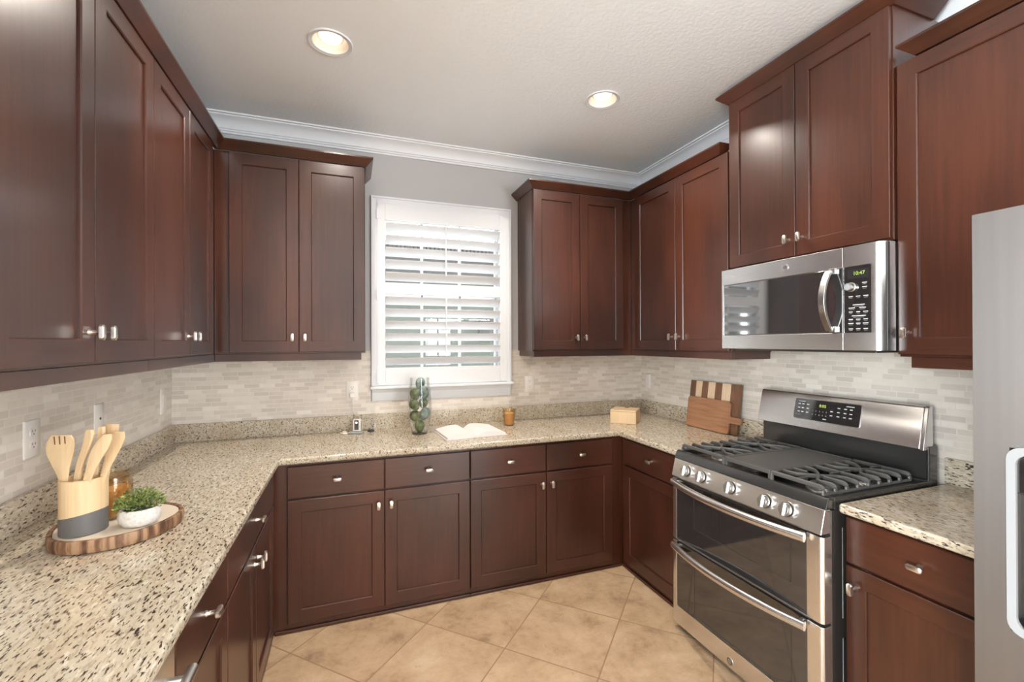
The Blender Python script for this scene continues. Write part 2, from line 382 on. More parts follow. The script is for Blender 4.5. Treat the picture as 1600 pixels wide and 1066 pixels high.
# crown moulding at the ceiling
cp = [(0, -.100), (.012, -.100), (.014, -.090), (.020, -.086), (.021, -.078), (.026, -.075), (.028, -.066), (.034, -.050), (.044, -.034), (.058, -.022), (.074, -.016), (.076, -.010), (.088, -.008), (.09, 0), (0, 0)]
struct('trim_1', MB().prism([(-p[0], H+p[1]) for p in cp], 0, 0, W) if False else MB().loft([[(x, -p[0], H+p[1]) for p in cp] for x in (0, W)]), 'white', angle=25)
struct('trim_2', MB().loft([[(W-p[0], y, H+p[1]) for p in cp] for y in (-3.5, 0)]), 'white', angle=25)
struct('trim_3', MB().loft([[(p[0], y, H+p[1]) for p in cp] for y in (-2.75, 0)]), 'white', angle=25)

# window: casing, sill, sash, glass
b = MB()
CX0, CX1, CZ1 = 1.119, 2.113, 2.463
for (x0, x1, z0, z1) in ((CX0, HX0, 1.185, CZ1), (HX1, CX1, 1.185, CZ1), (HX0, HX1, HZ1, CZ1)): b.box(x0, x1, -.018, 0, z0, z1)
for (x0, x1, z0, z1) in ((CX0, CX0+.013, 1.185, CZ1), (CX1-.013, CX1, 1.185, CZ1), (CX0+.013, CX1-.013, CZ1-.013, CZ1)): b.box(x0, x1, -.027, -.018, z0, z1)
for (x0, x1, z0, z1) in ((HX0-.004, HX0+.006, 1.185, HZ1), (HX1-.006, HX1+.004, 1.185, HZ1), (HX0, HX1, HZ1-.006, HZ1+.004)): b.box(x0, x1, -.024, -.018, z0, z1)
wn = struct('window_1', b, 'white', bevel=.002)
b = MB(); b.prism([(-.0, 1.165), (-.05, 1.165), (-.056, 1.170), (-.056, 1.180), (-.05, 1.185), (0, 1.185)], 0, 1.112, 2.12)
b.build('sill', 'white', wn)
b = MB(); b.prism([(0, 1.082), (-.012, 1.082), (-.016, 1.088), (-.018, 1.105), (-.018, 1.14), (-.026, 1.150), (-.03, 1.165), (0, 1.165)], 0, 1.122, 2.108)
b.build('apron', 'white', wn)
b = MB()
for (x0, x1, z0, z1) in ((HX0, 1.20, HZ0, HZ1), (2.04, HX1, HZ0, HZ1), (1.20, 2.04, HZ0, 1.25), (1.20, 2.04, 2.36, HZ1), (1.20, 2.04, 1.80, 1.85), (1.464, 1.480, 1.25, 2.36), (1.741, 1.757, 1.25, 2.36), (2.02, 2.034, 1.25, 2.36)): b.box(x0, x1, .085, .115, z0, z1)
b.build('sash', 'white', wn, bevel=.002)
MB().box(1.19, 2.05, .099, .101, 1.24, 2.37).build('pane', 'pane', wn)

# plantation shutter
sh = thing('plantation_shutter', (1.62, -.011, 1.19), 'white louvered plantation shutter panel filling the kitchen window', 'shutter')
SX0, SX1 = 1.160, 2.077; A, B_ = 1.210, 2.022
b = MB()
for (x0, x1, z0, z1) in ((SX0, A, 1.19, 2.414), (B_, SX1, 1.19, 2.414), (A, B_, 2.304, 2.414), (A, B_, 1.806, 1.884), (A, B_, 1.19, 1.306)): b.box(x0, x1, -.027, .003, z0, z1)
b.build('shutter_frame', 'shutter', sh, bevel=.002)
th = math.radians(36); lw_ = .0445
def louver(zc):
    r = []
    for x in (A+.002, B_-.002):
        ring = []
        for k in range(16):
            t = 2*math.pi*k/16; p = lw_*math.cos(t); q = .0058*math.sin(t)
            ring.append((x, -.012+p*math.cos(th)+q*math.sin(th), zc-p*math.sin(th)+q*math.cos(th)))
        r.append(ring)
    MB().loft(r).build('louver', 'shutter', sh)
for i in range(5): louver(2.302-.0415-.0835*i)
for i in range(6): louver(1.804-.0415-.0828*i)
for z0, z1 in ((1.937, 2.30), (1.379, 1.806)):
    MB().box(1.612, 1.622, -.064, -.056, z0, z1).build('tilt_rod', 'shutter', sh, bevel=.0015)
for z in (2.34, 1.80, 1.244):
    b = MB(); b.cyl((SX0-.004, -.031, z-.032), (SX0-.004, -.031, z+.032), .005, n=10); b.box(SX0-.004, SX0+.016, -.0295, -.027, z-.03, z+.03)
    b.build('hinge', 'white', sh)
MB().box(2.03, 2.045, -.034, -.027, 1.196, 1.206).build('latch', 'white', sh)

# the neighbouring house seen between the louvers
hs = thing('house', (2.5, 5, 0), 'grey-green stucco house with dark tiled roof seen outside between the louvers', 'house')
MB().box(-4, 12, 5, 9, 0, 2.45).build('house_wall', 'stucco', hs)
MB().box(3.28, 4.3, 4.97, 4.999, 1.52, 2.02).build('house_window', 'glassblack', hs)
b = MB(); b.box(-4, 12, 4.6, 5, 2.45, 3.02)
nn = 900; rings = []
for (y, z) in ((4.55, 3.06), (6.2, 3.25)):
    rings.append([(-4+16*k/nn, y, z+.06+.10*math.cos(k*2*math.pi/4)) for k in range(nn+1)] + [(12, y, z-.04), (-4, y, z-.04)])
b.loft(rings); b.build('house_roof', 'roof', hs)
struct('ground', MB().box(-30, 40, .15, 60, -.12, -.02), 'ground')

# recessed ceiling lamps
LL = ['round white recessed ceiling light at upper left, nearer the left wall cabinets', 'round white recessed ceiling light nearer the right wall cabinets']
for i, (x, y) in enumerate(LAMPS):
    t = thing('recessed_light', (x, y, H), LL[i], 'ceiling light', 'recessed ceiling lights')
    n = 40; b = MB()
    b.lathe((x, y, H), [(.0915, .004), (.0965, -.001), (.0965, -.004), (.094, -.007), (.078, -.004), (.0775, .004)], n, caps=False)
    b.build('trim_ring', 'white', t)
    b = MB(); b.lathe((x, y, H), [(.078, -.003), (.060, .028), (.0, .0285), (.0, .034), (.064, .034), (.092, .003)], n, caps=False); b.build('reflector', 'reflector', t)
    b = MB(); b.lathe((x, y, H), [(.0005, .012), (.03, .013), (.044, .016), (.0485, .021), (.0485, .0275)], n); b.build('lens', 'lens', t)
    l = area('lamp_glow', (x, y, H+.0105), (x, y, 0),   .03, .03, CAN_W, (1, .92, .83), 'DISK'); l.data.spread = math.radians(140)

# ------------------------------------------------------------------ cabinets
def knob(parent, T, a, b, vertical=True, big=1):
    m = MB(T)
    def ring(c, r, n=14): return [(a+r*math.cos(2*math.pi*k/n), b+r*math.sin(2*math.pi*k/n), c) for k in range(n)]
    m.loft([ring(0, .0085), ring(.002, .0085), ring(.005, .0062), ring(.021, .0062), ring(.025, .009)])
    w, h = (.0092, .0215) if vertical else (.0215, .0092)
    def rr(c, s, e=0):
        ch = .005
        pts = [(-w*s, -h*s+ch), (-w*s+ch, -h*s), (w*s-ch, -h*s), (w*s, -h*s+ch), (w*s, h*s-ch), (w*s-ch, h*s), (-w*s+ch, h*s), (-w*s, h*s-ch)]
        return [(a+p[0], b+p[1], c) for p in pts]
    m.loft([rr(.023, .84), rr(.026, 1), rr(.033, 1), rr(.036, .82)])
    m.build('knob', 'nickel', parent)
def shaker(parent, T, w, h, name='door', t=.02, s=.062):
    m = MB(T); e = .002; r = .009
    vs = []; fs = []; mi = []
    def q(a, b_, c): vs.append((a, b_, c)); return len(vs)-1
    B = [q(0, 0, 0), q(w, 0, 0), q(w, h, 0), q(0, h, 0)]
    S = [q(0, 0, t-e), q(w, 0, t-e), q(w, h, t-e), q(0, h, t-e)]
    E = [q(e, e, t), q(w-e, e, t), q(w-e, h-e, t), q(e, h-e, t)]
    tl, tr, bl, br = q(s, h-e, t), q(w-s, h-e, t), q(s, e, t), q(w-s, e, t)
    I = [q(s, s, t), q(w-s, s, t), q(w-s, h-s, t), q(s, h-s, t)]
    g = .0035
    J = [q(s+g, s+g, t-g), q(w-s-g, s+g, t-g), q(w-s-g, h-s-g, t-g), q(s+g, h-s-g, t-g)]
    K = [q(s+g, s+g, t-r), q(w-s-g, s+g, t-r), q(w-s-g, h-s-g, t-r), q(s+g, h-s-g, t-r)]
    def f(*a, k=0): fs.append(a); mi.append(k)
    f(*B[::-1])
    for i in range(4):
        j = (i+1) % 4; f(B[i], B[j], S[j], S[i])
        f(I[i], I[j], J[j], J[i], k=1 if i in (0, 2) else 0); f(J[i], J[j], K[j], K[i], k=1 if i in (0, 2) else 0)
    f(S[0], S[1], E[1], br, bl, E[0]); f(S[1], S[2], E[2], E[1]); f(S[2], S[3], E[3], tl, tr, E[2]); f(S[3], S[0], E[0], E[3])
    f(E[0], bl, I[0], I[3], tl, E[3]); f(br, E[1], E[2], tr, I[2], I[1])
    f(bl, br, I[1], I[0], k=1); f(I[3], I[2], tr, tl, k=1)
    f(*K)
    m.add(vs, fs, mi); return m.build(name, ['cherry', 'cherry_h'], parent, angle=20)
def slab(parent, T, w, h, name='drawer', t=.02):
    m = MB(T); e = .003
    R = lambda d, c: [(d, d, c), (w-d, d, c), (w-d, h-d, c), (d, h-d, c)]
    m.loft([R(0, 0), R(0, t-e), R(e, t)]); return m.build(name, 'cherry_h', parent, angle=20)

def upper(label, facing, plane, lo, hi, doors, body, z0=1.415, z1=2.54, knobz=1.507, rail=None, group=None, dz=(Z0, Z1), crown=None):
    """facing: '+x' '-y' '-x'; doors: list of (start,end,knobside) along the run, in the direction u"""
    x0, x1, y0, y1 = body
    t = thing('wall_cabinet', ((x0+x1)/2, (y0+y1)/2, z0), label, 'cabinet', group)
    MB().box(x0, x1, y0, y1, z0, z1).build('cabinet_body', 'cherry', t, bevel=.0015)
    for (s, e, ks) in doors:
        w = abs(e-s)
        if facing == '-y': T_ = frame((s, plane, dz[0]), (1, 0, 0), (0, -1, 0))
        elif facing == '+x': T_ = frame((plane, s, dz[0]), (0, 1, 0), (1, 0, 0))
        else: T_ = frame((plane, s, dz[0]), (0, -1, 0), (-1, 0, 0))
        d = shaker(t, T_, w, dz[1]-dz[0])
        T2 = (lambda T_: lambda a, b_, c: T_(a, b_, c+.02))(T_)
        knob(d, T2, .031 if ks == 'l' else w-.031, knobz-dz[0])
    return t
GW = 'dark cherry wall cabinets'
tB = upper('dark cherry double-door wall cabinet filling the corner on left wall, far pair of doors', '+x', .287, 0, 0, [(-1.1385, -.7495, 'r'), (-.7455, -.385, 'l')], (.008, .287, -1.141, -.008), group=GW)
tA = upper('dark cherry double-door wall cabinet on left wall nearest the viewer, above the utensil crock', '+x', .287, 0, 0, [(-1.95, -1.549, 'r'), (-1.545, -1.1435, 'l')], (.008, .287, -1.955, -1.1412), group=GW)
tC = upper('dark cherry double-door wall cabinet on back wall left of the window', '-y', -.29, 0, 0, [(.362, .7085, 'r'), (.7125, 1.07, 'l')], (.2885, 1.073, -.29, -.008), group=GW)
tD = upper('dark cherry double-door wall cabinet on back wall right of the window', '-y', -.29, 0, 0, [(2.174, 2.532, 'r'), (2.536, 2.894, 'l')], (2.171, 2.9785, -.29, -.008), group=GW)
tE = upper('dark cherry double-door wall cabinet on right wall between the corner and the microwave', '-x', 2.98, 0, 0, [(-.36, -.7945, 'r'), (-.7985, -1.222, 'l')], (2.98, 3.272, -1.232, -.008), group=GW)
tF = upper('taller dark cherry two-door wall cabinet directly above the microwave', '-x', 2.955, 0, 0, [(-1.257, -1.638, 'r'), (-1.642, -2.026, 'l')], (2.955, 3.272, -2.03, -1.2535), z0=1.866, z1=2.775, knobz=1.954, group=GW, dz=(1.874, 2.768))
tG = upper('dark cherry single-door wall cabinet at right edge beside the fridge top', '-x', 2.98, 0, 0, [(-2.037, -2.485, 'l')], (2.98, 3.272, -2.488, -2.033), group=GW)
# light rails under the cabinets
RZ = 1.374
def rails(t, parts):
    b = MB()
    for p in parts: b.box(*p, RZ, 1.415)
    b.build('light_rail', 'cherry_h', t, bevel=.0015)
rails(tA, [(.27, .289, -1.955, -1.1412)])
rails(tB, [(.27, .289, -1.141, -.27)])
rails(tC, [(.2895, 1.05, -.289, -.27), (1.031, 1.05, -.27, -.008)])
rails(tD, [(2.182, 2.978, -.289, -.27), (2.182, 2.201, -.27, -.008)])
rails(tE, [(2.979, 2.998, -1.225, -.27), (2.998, 3.272, -1.225, -1.206)])
rails(tG, [(2.979, 2.998, -2.488, -2.07), (2.998, 3.272, -2.089, -2.07)])
# crown on the cabinets: profile (out, z)
def crown_sweep(path, zb, zt, p, name, mat, parent=None, top=.009):
    """path: list of (x, y, nx, ny) base points and outward mitre offsets"""
    prof = [(0, zb), (.006, zb), (p*.92, zt-top-.004), (p, zt-top), (p, zt), (-.012, zt), (-.012, zb+.002)]
    return MB().loft([[(x+nx*o, y+ny*o, z) for o, z in prof] for x, y, nx, ny in path]).build(name, mat, parent, angle=22)
P = .045; XL, YB, XR = .305, -.308, 2.962
o = crown_sweep([(XL, -1.96, 1, 0), (XL, YB, 1, -1), (1.0745, YB, 1, -1), (1.0745, -.002, 1, 0)], 2.5365, 2.586, P, 'cabinet_crown', 'cherry_h')
tag(o, 'dark cherry crown moulding running along tops of left wall cabinets to the window', 'moulding', 'cabinet crown mouldings')
o = crown_sweep([(2.1695, -.002, -1, 0), (2.1695, YB, -1, -1), (XR, YB, -1, -1), (XR, -1.165, -1, -1), (XR+.04, -1.165, 0, -1)], 2.5365, 2.586, P, 'cabinet_crown', 'cherry_h')
tag(o, 'dark cherry crown moulding along cabinet tops from window to right wall corner', 'moulding', 'cabinet crown mouldings')
crown_sweep([(3.27, -1.2545, 0, 1), (2.9535, -1.2545, -1, 1), (2.9535, -2.0315, -1, -1), (3.2, -2.0315, 0, -1)], 2.77, 2.826, .055, 'crown', 'cherry_h', tF)
crown_sweep([(XR+.05, -2.103, 0, 1), (XR, -2.103, -1, 1), (XR, -2.488, -1, 0)], 2.5365, 2.586, P, 'crown', 'cherry_h', tG)

# base cabinets
GB = 'dark cherry base cabinets'
def base(label, facing, plane, body, fronts, shoe):
    x0, x1, y0, y1 = body
    t = thing('base_cabinet', ((x0+x1)/2, (y0+y1)/2, 0), label, 'cabinet', GB)
    MB().box(x0, x1, y0, y1, 0, ZB-.0005).build('cabinet_body', 'cherry', t, bevel=.001)
    for kind, s, e, zz0, zz1, kn in fronts:
        w = abs(e-s); O = {'-y': (s, plane, zz0), '+x': (plane, s, zz0), '-x': (plane, s, zz0)}[facing]
        u = {'-y': (1, 0, 0), '+x': (0, 1, 0), '-x': (0, -1, 0)}[facing]; n = {'-y': (0, -1, 0), '+x': (1, 0, 0), '-x': (-1, 0, 0)}[facing]
        T_ = frame(O, u, n); T2 = (lambda T_: lambda a, b_, c: T_(a, b_, c+.02))(T_)
        if kind == 'door': knob(shaker(t, T_, w, zz1-zz0), T2, .031 if kn == 'l' else w-.031, .604-zz0)
        else: knob(slab(t, T_, w, zz1-zz0), T2, w/2, .768-zz0, False)
    MB().box(*shoe, 0, .018).build('shoe_moulding', 'cherry_h', t, bevel=.004)
    return t
D = (.684, .846); Dd = (.052, .674)
base('dark cherry back-wall base cabinet with two drawers and two doors, left of the pair', '-y', -FR, (.6125, 1.637, -FR, -.01),
     [('drawer', .685, 1.158, *D, 0), ('drawer', 1.162, 1.634, *D, 0), ('door', .687, 1.158, *Dd, 'r'), ('door', 1.162, 1.634, *Dd, 'l')], (.6255, 1.637, -.622, -FR))
base('dark cherry back-wall base cabinet with two drawers and two doors beside right inner corner', '-y', -FR, (1.6375, 2.674, -FR, -.01),
     [('drawer', 1.640, 2.117, *D, 0), ('drawer', 2.121, 2.592, *D, 0), ('door', 1.640, 2.117, *Dd, 'r'), ('door', 2.121, 2.592, *Dd, 'l')], (1.6375, 2.6645, -.622, -FR))
base('dark cherry corner base cabinet on left run with wide drawer over two doors', '+x', FR, (.01, FR, -1.547, -.01),
     [('drawer', -1.543, -.672, *D, 0), ('door', -1.543, -1.110, *Dd, 'r'), ('door', -1.106, -.672, *Dd, 'l')], (FR, .622, -1.547, -.6225))
base('narrow dark cherry base cabinet on left run next to the dishwasher', '+x', FR, (.01, FR, -1.985, -1.5475),
     [('drawer', -1.98, -1.551, *D, 0), ('door', -1.98, -1.551, *Dd, 'l')], (FR, .622, -1.985, -1.5475))
base('dark cherry corner base cabinet on right run left of the range', '-x', RX, (RX, 3.27, -1.234, -.01),
     [('drawer', -.656, -1.231, *D, 0), ('door', -.656, -1.231, *Dd, 'r')], (2.665, RX, -1.234, -.6225))
base('dark cherry base cabinet with drawer and door between the range and the fridge', '-x', RX, (RX, 3.27, -2.484, -2.036),
     [('drawer', -2.04, -2.481, *D, 0), ('door', -2.04, -2.481, *Dd, 'l')], (2.665, RX, -2.484, -2.036))

# countertops
def slabtop(name, poly, label, group=None):
    b = MB(); b.prism(poly, 2, ZB, ZT); o = b.build(name, 'granite', bevel=.011, seg=3); return tag(o, label, 'countertop', group)
slabtop('countertop', [(.007, -2.62), (.652, -2.62), (.652, -.652), (2.625, -.652), (2.625, -1.233), (3.273, -1.233), (3.273, -.007), (.007, -.007)],
        'beige speckled granite worktop wrapping left, back and right walls up to the range')
slabtop('countertop', [(2.625, -2.486), (3.273, -2.486), (3.273, -2.034), (2.625, -2.034)], 'short beige speckled granite worktop between the range and the fridge')
SP = .104
def splash(x0, x1, y0, y1, label):
    o = MB().box(x0, x1, y0, y1, ZT, ZT+SP).build('granite_upstand', 'granite', bevel=.002); tag(o, label, 'upstand', 'granite upstands')
splash(.007, .027, -2.62, -.0275, 'low granite upstand strip along the left wall behind the tray')
splash(.007, 3.273, -.027, -.007, 'low granite upstand strip along the back wall below the window')
splash(3.253, 3.273, -1.233, -.0275, 'low granite upstand strip on the right wall behind the cutting boards')
splash(3.253, 3.273, -2.486, -2.034, 'short granite upstand strip on right wall between range and fridge')

# ------------------------------------------------------------------ dishwasher
t = thing('dishwasher', (.32, -2.29, 0), 'stainless dishwasher front under the left worktop at the bottom edge', 'dishwasher')
MB().box(.02, .60, -2.59, -1.99, .1, .855).build('dishwasher_body', 'darkmetal', t)
MB().box(.601, .632, -2.588, -1.992, .11, .852).build('dishwasher_door', 'steel', t, bevel=.004)
b = MB(); b.tube([(.672, -2.56, .79), (.672, -2.02, .79)], .011); b.cyl((.632, -2.05, .79), (.672, -2.05, .79), .008); b.cyl((.632, -2.53, .79), (.672, -2.53, .79), .008)
b.build('handle', 'chrome', t)
MB().box(.03, .56, -2.585, -1.995, 0, .1).build('toe_kick', 'void', t)

# ------------------------------------------------------------------ gas range
YF, YN = -1.240, -2.028
g = thing('gas_range', (2.9, -1.634, 0), 'stainless double-oven gas range with black cooktop and raised back console', 'range')
b = MB(); b.box(2.602, 3.215, YN+.004, YF-.004, .028, .868)
b.box(2.602, 2.62, YN, YN+.004, .03, .868); b.box(2.66, 3.2, YN+.0005, YN+.004, .08, .40); b.box(2.66, 3.2, YN+.0005, YN+.004, .47, .80)
b.build('range_body', 'darkmetal', g, bevel=.003)
for y in (YF-.06, YN+.06):
    for x in (2.66, 3.15): MB().cyl((x, y, 0), (x, y, .03), .018).build('levelling_foot', 'void', g)
def stile(b, y0, y1, z0, z1, rnd):
    xf = 2.556
    if rnd < 0: poly = [(xf, y1), (xf, y0+.014), (xf+.003, y0+.006), (xf+.010, y0), (2.60, y0), (2.60, y1)]
    else: poly = [(xf, y0), (xf, y1-.014), (xf+.003, y1-.006), (xf+.010, y1), (2.60, y1), (2.60, y0)]
    b.prism(poly, 2, z0, z1)
def oven(name, z0, z1, gz0, hz, slots):
    d = MB(); stile(d, YF-.036, YF, z0, z1, 1); stile(d, YN, -1.968, z0, z1, -1)
    if gz0 > z0: d.box(2.556, 2.60, -1.968, YF-.036, z0, gz0)
    d.box(2.57, 2.60, -1.968, YF-.036, gz0, z1)
    o = d.build(name, 'steel', g, bevel=.002)
    gl = MB(); gl.box(2.5575, 2.572, -1.967, YF-.037, gz0+.001, z1-.002); gl = gl.build('oven_glass', 'glassblack', o, bevel=.002)
    # printed window outline on the glass
    w = MB(); ya, yb, za, zb = -1.395, -1.905, gz0+.09 if gz0 > .3 else gz0+.012, hz-.055
    for y0_, y1_, z0_, z1_ in ((yb, ya, za, za+.004), (ya-.004, ya, za, zb), (yb, yb+.004, za, zb)): w.box(2.5568, 2.5576, y0_, y1_, z0_, z1_)
    w.build('window_outline', 'darkmetal', o)
    path = []; n = 28
    for k in range(n+1):
        s = -1+2*k/n; path.append((2.533-.048*(1-s*s), -1.625+s*.352, hz))
    h = MB(); h.tube(path, .0145, 14, flat=(.013, .0175))
    for y in (-1.30, -1.95): h.cyl((2.56, y, hz+.004), (2.528, y, hz+.004), .009, n=10)
    h.build('handle', 'steel', o)
    if slots:
        for y in (-1.377, -1.481, -1.65, -1.70, -1.839):
            for q in (0, .010): MB().box(2.5565, 2.558, y-.022, y+.022, z1-.027+q, z1-.022+q).build('vent_slot', 'void', o)
    return o
oven('upper_oven_door', .468, .776, .470, .762, True)
lo = oven('lower_oven_door', .034, .456, .128, .440, False)
lg = MB(frame((2.556, -1.614, .066), (0, -1, 0), (-1, 0, 0)))
def emblem(mb, R):
    n = 28
    C_ = lambda r, c: [(r*math.cos(2*math.pi*k/n), r*math.sin(2*math.pi*k/n), c) for k in range(n)]
    mb.loft([C_(R, 0), C_(R, .0018), C_(R*.9, .0022)], 0)
    mb.loft([C_(R*.84, .0022), C_(R*.84, .0025)], 1)
    mb.loft([C_(R*.70, .0025), C_(R*.70, .0028), C_(R*.62, .0028), C_(R*.62, .0026)], 0)
    put_text(mb, 'GE', 0, 0, .0031, R*.85, .25, 0)
emblem(lg, .0165); lg.build('emblem', ['chrome', 'void'], lo)
# sloped control panel and its knobs
cpx = lambda z: 2.553+(z-.784)/(.872-.784)*.022
b = MB(); b.prism([(2.553, .784), (2.575, .872), (2.602, .872), (2.602, .784)], 1, YN+.004, YF-.002); cpn = b.build('control_panel', 'steel', g, bevel=.003)
sl = Vector((.022, 0, .088)).normalized(); nn_ = Vector((-sl.z, 0, sl.x))
for y in (-1.346, -1.449, -1.62, -1.794, -1.889):
    O = Vector((cpx(.829), y, .829)); u = Vector((0, -1, 0))
    m = MB((lambda O: lambda a, b_, c: tuple(O+u*a+sl*b_+nn_*c))(O)); n = 24
    C_ = lambda r, c: [(r*math.cos(2*math.pi*k/n), r*math.sin(2*math.pi*k/n), c) for k in range(n)]
    m.loft([C_(.031, -.001), C_(.031, .003), C_(.029, .005), C_(.026, .005)], 0); m.loft([C_(.0255, .004), C_(.0255, .010)], 1)
    m.loft([C_(.0245, .010), C_(.0245, .014), C_(.022, .026), C_(.0205, .028)], 0)
    m.box(-.006, .006, -.024, .024, .012, .036, 0)
    m.build('control_knob', ['chrome', 'void'], cpn, bevel=.0015)
# cooktop
b = MB(); b.prism([(2.574, .873), (2.586, .905), (2.594, .912), (2.612, .912), (2.622, .900), (2.622, .873)], 1, YN+.001, YF-.001)
for (y0, y1) in ((YN+.001, YN+.024), (YF-.024, YF-.001)): b.box(2.62, 3.19, y0, y1, .868, .911)
b.box(2.62, 3.19, YN+.024, YF-.024, .868, .893)
ct = b.build('cooktop', 'black', g, bevel=.003)
BR = [(2.74, -1.40, .045), (2.985, -1.40, .036), (2.74, -1.905, .05), (2.985, -1.905, .032), (2.86, -1.655, .036)]
for x, y, r in BR:
    m = MB(); m.lathe((x, y, .893), [(r+.012, 0), (r+.010, .004), (r, .006), (r-.002, .014)], 24, 0); m.lathe((x, y, .907), [(r+.002, 0), (r+.003, .003), (r-.002, .008), (r*.5, .009)], 24, 1)
    m.build('burner', ['chrome', 'iron'], ct)
def grate(y0, y1, outer):
    """y0 > y1; outer = +1 when the fingers end at the far side (greater y), -1 at the near side"""
    m = MB(); zt = .941; r = .0075; xs_ = [2.603+.0615*i for i in range(9)]
    yi, yo = (y1, y0) if outer > 0 else (y0, y1)
    s = 1 if outer > 0 else -1
    m.tube([(2.603, yi, zt), (3.095, yi, zt)], r, 8)
    cyb = (y0+y1)/2
    def bar(pts): m.tube(smooth(pts, 3), r, 8, flat=(.0062, .0092))
    def end(x): return [(x, yo-s*.020, zt), (x, yo-s*.008, zt-.001), (x, yo-s*.001, zt-.010), (x, yo, .915)]
    for i in (0, 4, 8): bar([(xs_[i], yi, zt), (xs_[i], cyb, zt)]+end(xs_[i]))
    for k in (1, 5):
        a, c_, e = xs_[k], xs_[k+1], xs_[k+2]
        for p, q in ((a, e), (e, a)):
            bar([(p, yi, zt), (p, yi+s*.045, zt), ((p+q)/2, cyb, zt), (q, yo-s*.065, zt)]+end(q))
        bar([(c_, yi, zt), (c_, yi+s*.030, zt), (c_, yi+s*.060, zt)])
        bar([(c_, yo-s*.085, zt), (c_, yo-s*.05, zt)]+end(c_))
        bar([(a-.0615, cyb, zt), (a-.035, cyb, zt), (a-.005, cyb, zt)]); bar([(e+.0615, cyb, zt), (e+.035, cyb, zt), (e+.005, cyb, zt)])
    for x in (2.603, 3.095): m.tube([(x, yi, zt), (x, yi, .893)], r, 8)
    m.tube([(2.603, yo, .917), (3.095, yo, .917)], .006, 8)
    m.build('grate', 'iron', g)
grate(-1.272, -1.538, 1); grate(-1.788, -2.0, -1)
b = MB(); b.box(2.603, 3.095, -1.779, -1.547, .934, .944); b.box(2.60, 2.612, -1.781, -1.545, .930, .949); b.box(3.086, 3.098, -1.781, -1.545, .930, .949)
b.box(2.612, 3.086, -1.781, -1.773, .930, .947); b.box(2.612, 3.086, -1.553, -1.545, .930, .947)
for x in (2.61, 3.09):
    for y in (-1.552, -1.774): b.box(x-.008, x+.008, y-.006, y+.006, .893, .932)
b.build('griddle', 'iron', g, bevel=.003)
# back console
b = MB(); b.box(3.185, 3.228, YN+.008, YF-.008, .868, 1.045); b.box(3.150, 3.19, YN+.008, YF-.008, .893, .915)
b.box(3.172, 3.228, YN+.002, YN+.014, .868, 1.048); b.build('back_guard', 'black', g, bevel=.005)
cfx = lambda z: 3.150+(z-1.035)/(1.205-1.035)*.036
b = MB(); b.prism([(3.150, 1.035), (3.186, 1.200), (3.192, 1.207), (3.208, 1.207), (3.208, 1.045), (3.184, 1.035)], 1, YN+.024, YF-.002)
con = b.build('console', 'steel', g, bevel=.004)
b = MB(); b.prism([(3.147, 1.033), (3.183, 1.201), (3.190, 1.210), (3.210, 1.210), (3.210, 1.043), (3.184, 1.033)], 1, YN+.008, YN+.0235); b.build('console_end_cap', 'chrome', con, bevel=.003)
su = Vector((.036, 0, .170)).normalized(); sn = Vector((-su.z, 0, su.x)); O = Vector((cfx(1.130), -1.612, 1.130))
Tc = lambda a, b_, c: tuple(O+Vector((0, -1, 0))*a+su*b_+sn*c)
def rrect(w, h, r, c, n=5):
    p = []
    for cx, cy, a0 in ((w-r, h-r, 0), (-w+r, h-r, 90), (-w+r, -h+r, 180), (w-r, -h+r, 270)):
        for k in range(n+1): t = math.radians(a0+90*k/n); p.append((cx+r*math.cos(t), cy+r*math.sin(t), c))
    return p
m = MB(Tc); m.loft([rrect(.162, .054, .010, 0), rrect(.162, .054, .010, .0015)], 0); m.loft([rrect(.1595, .0515, .008, .0014), rrect(.1595, .0515, .008, .0022)], 1)
d8 = MB(Tc); put_text(d8, '8:05', -.015, .024, .0032, .020)
for i, ch in enumerate('12345'): put_text(m, ch, -.062+.017*i, -.004, .0028, .0085, 0, 2)
for i, ch in enumerate('67890'): put_text(m, ch, -.062+.017*i, -.022, .0028, .0085, 0, 2)
for cx, n_ in ((-.135, 3), (-.115, 3), (-.09, 3), (.03, 2), (.062, 3), (.092, 3), (.118, 3)):
    for r_ in range(n_): m.box(cx-.006, cx+.006, .022-.02*r_-(.02 if n_ == 2 else 0), .0265-.02*r_-(.02 if n_ == 2 else 0), .0022, .0026, 2)
m.box(.095, .13, .036, .040, .0022, .0026, 2); m.box(-.14, -.105, .036, .039, .0022, .0026, 2); m.box(-.008, .008, -.040, -.036, .0022, .0026, 2)
cd = m.build('display_panel', ['chrome', 'glassblack', 'mark'], con); d8.build('clock_digits', 'digits', cd)

# ------------------------------------------------------------------ microwave
mw = thing('microwave', (3.08, -1.64, 1.437), 'stainless over-range microwave with black glass door and bowed handle', 'microwave')
MZ0, MZ1 = 1.438, 1.858
b = MB(); b.box(2.906, 3.27, -2.034, -1.2535, MZ0, MZ1-.001); b.box(2.93, 3.26, -1.98, -1.30, 1.428, MZ0)
b.build('microwave_body', 'darkmetal', mw, bevel=.002)
b = MB()
for z0, z1 in ((1.777, MZ1), (MZ0, 1.508)): b.box(2.885, 2.905, -1.8845, -1.2515, z0, z1)
b.box(2.885, 2.905, -1.2665, -1.2515, 1.508, 1.777); b.box(2.892, 2.905, -1.8845, -1.2665, 1.508, 1.777)
dr = b.build('microwave_door', 'steel', mw, bevel=.0015)
b = MB(); b.box(2.8855, 2.894, -1.8835, -1.2675, 1.509, 1.776); b.build('door_glass', 'mwglass', dr, bevel=.003)
path = []
for k in range(21):
    s = -1+2*k/20; path.append((2.876-.046*(1-s*s), -1.836, 1.645+s*.127))
b = MB()
rings = [[(p[0]+dx, p[1]+dy, p[2]) for dx, dy in ((-.006, -.013), (-.006, .013), (.004, .015), (.004, -.015))] for p in path]
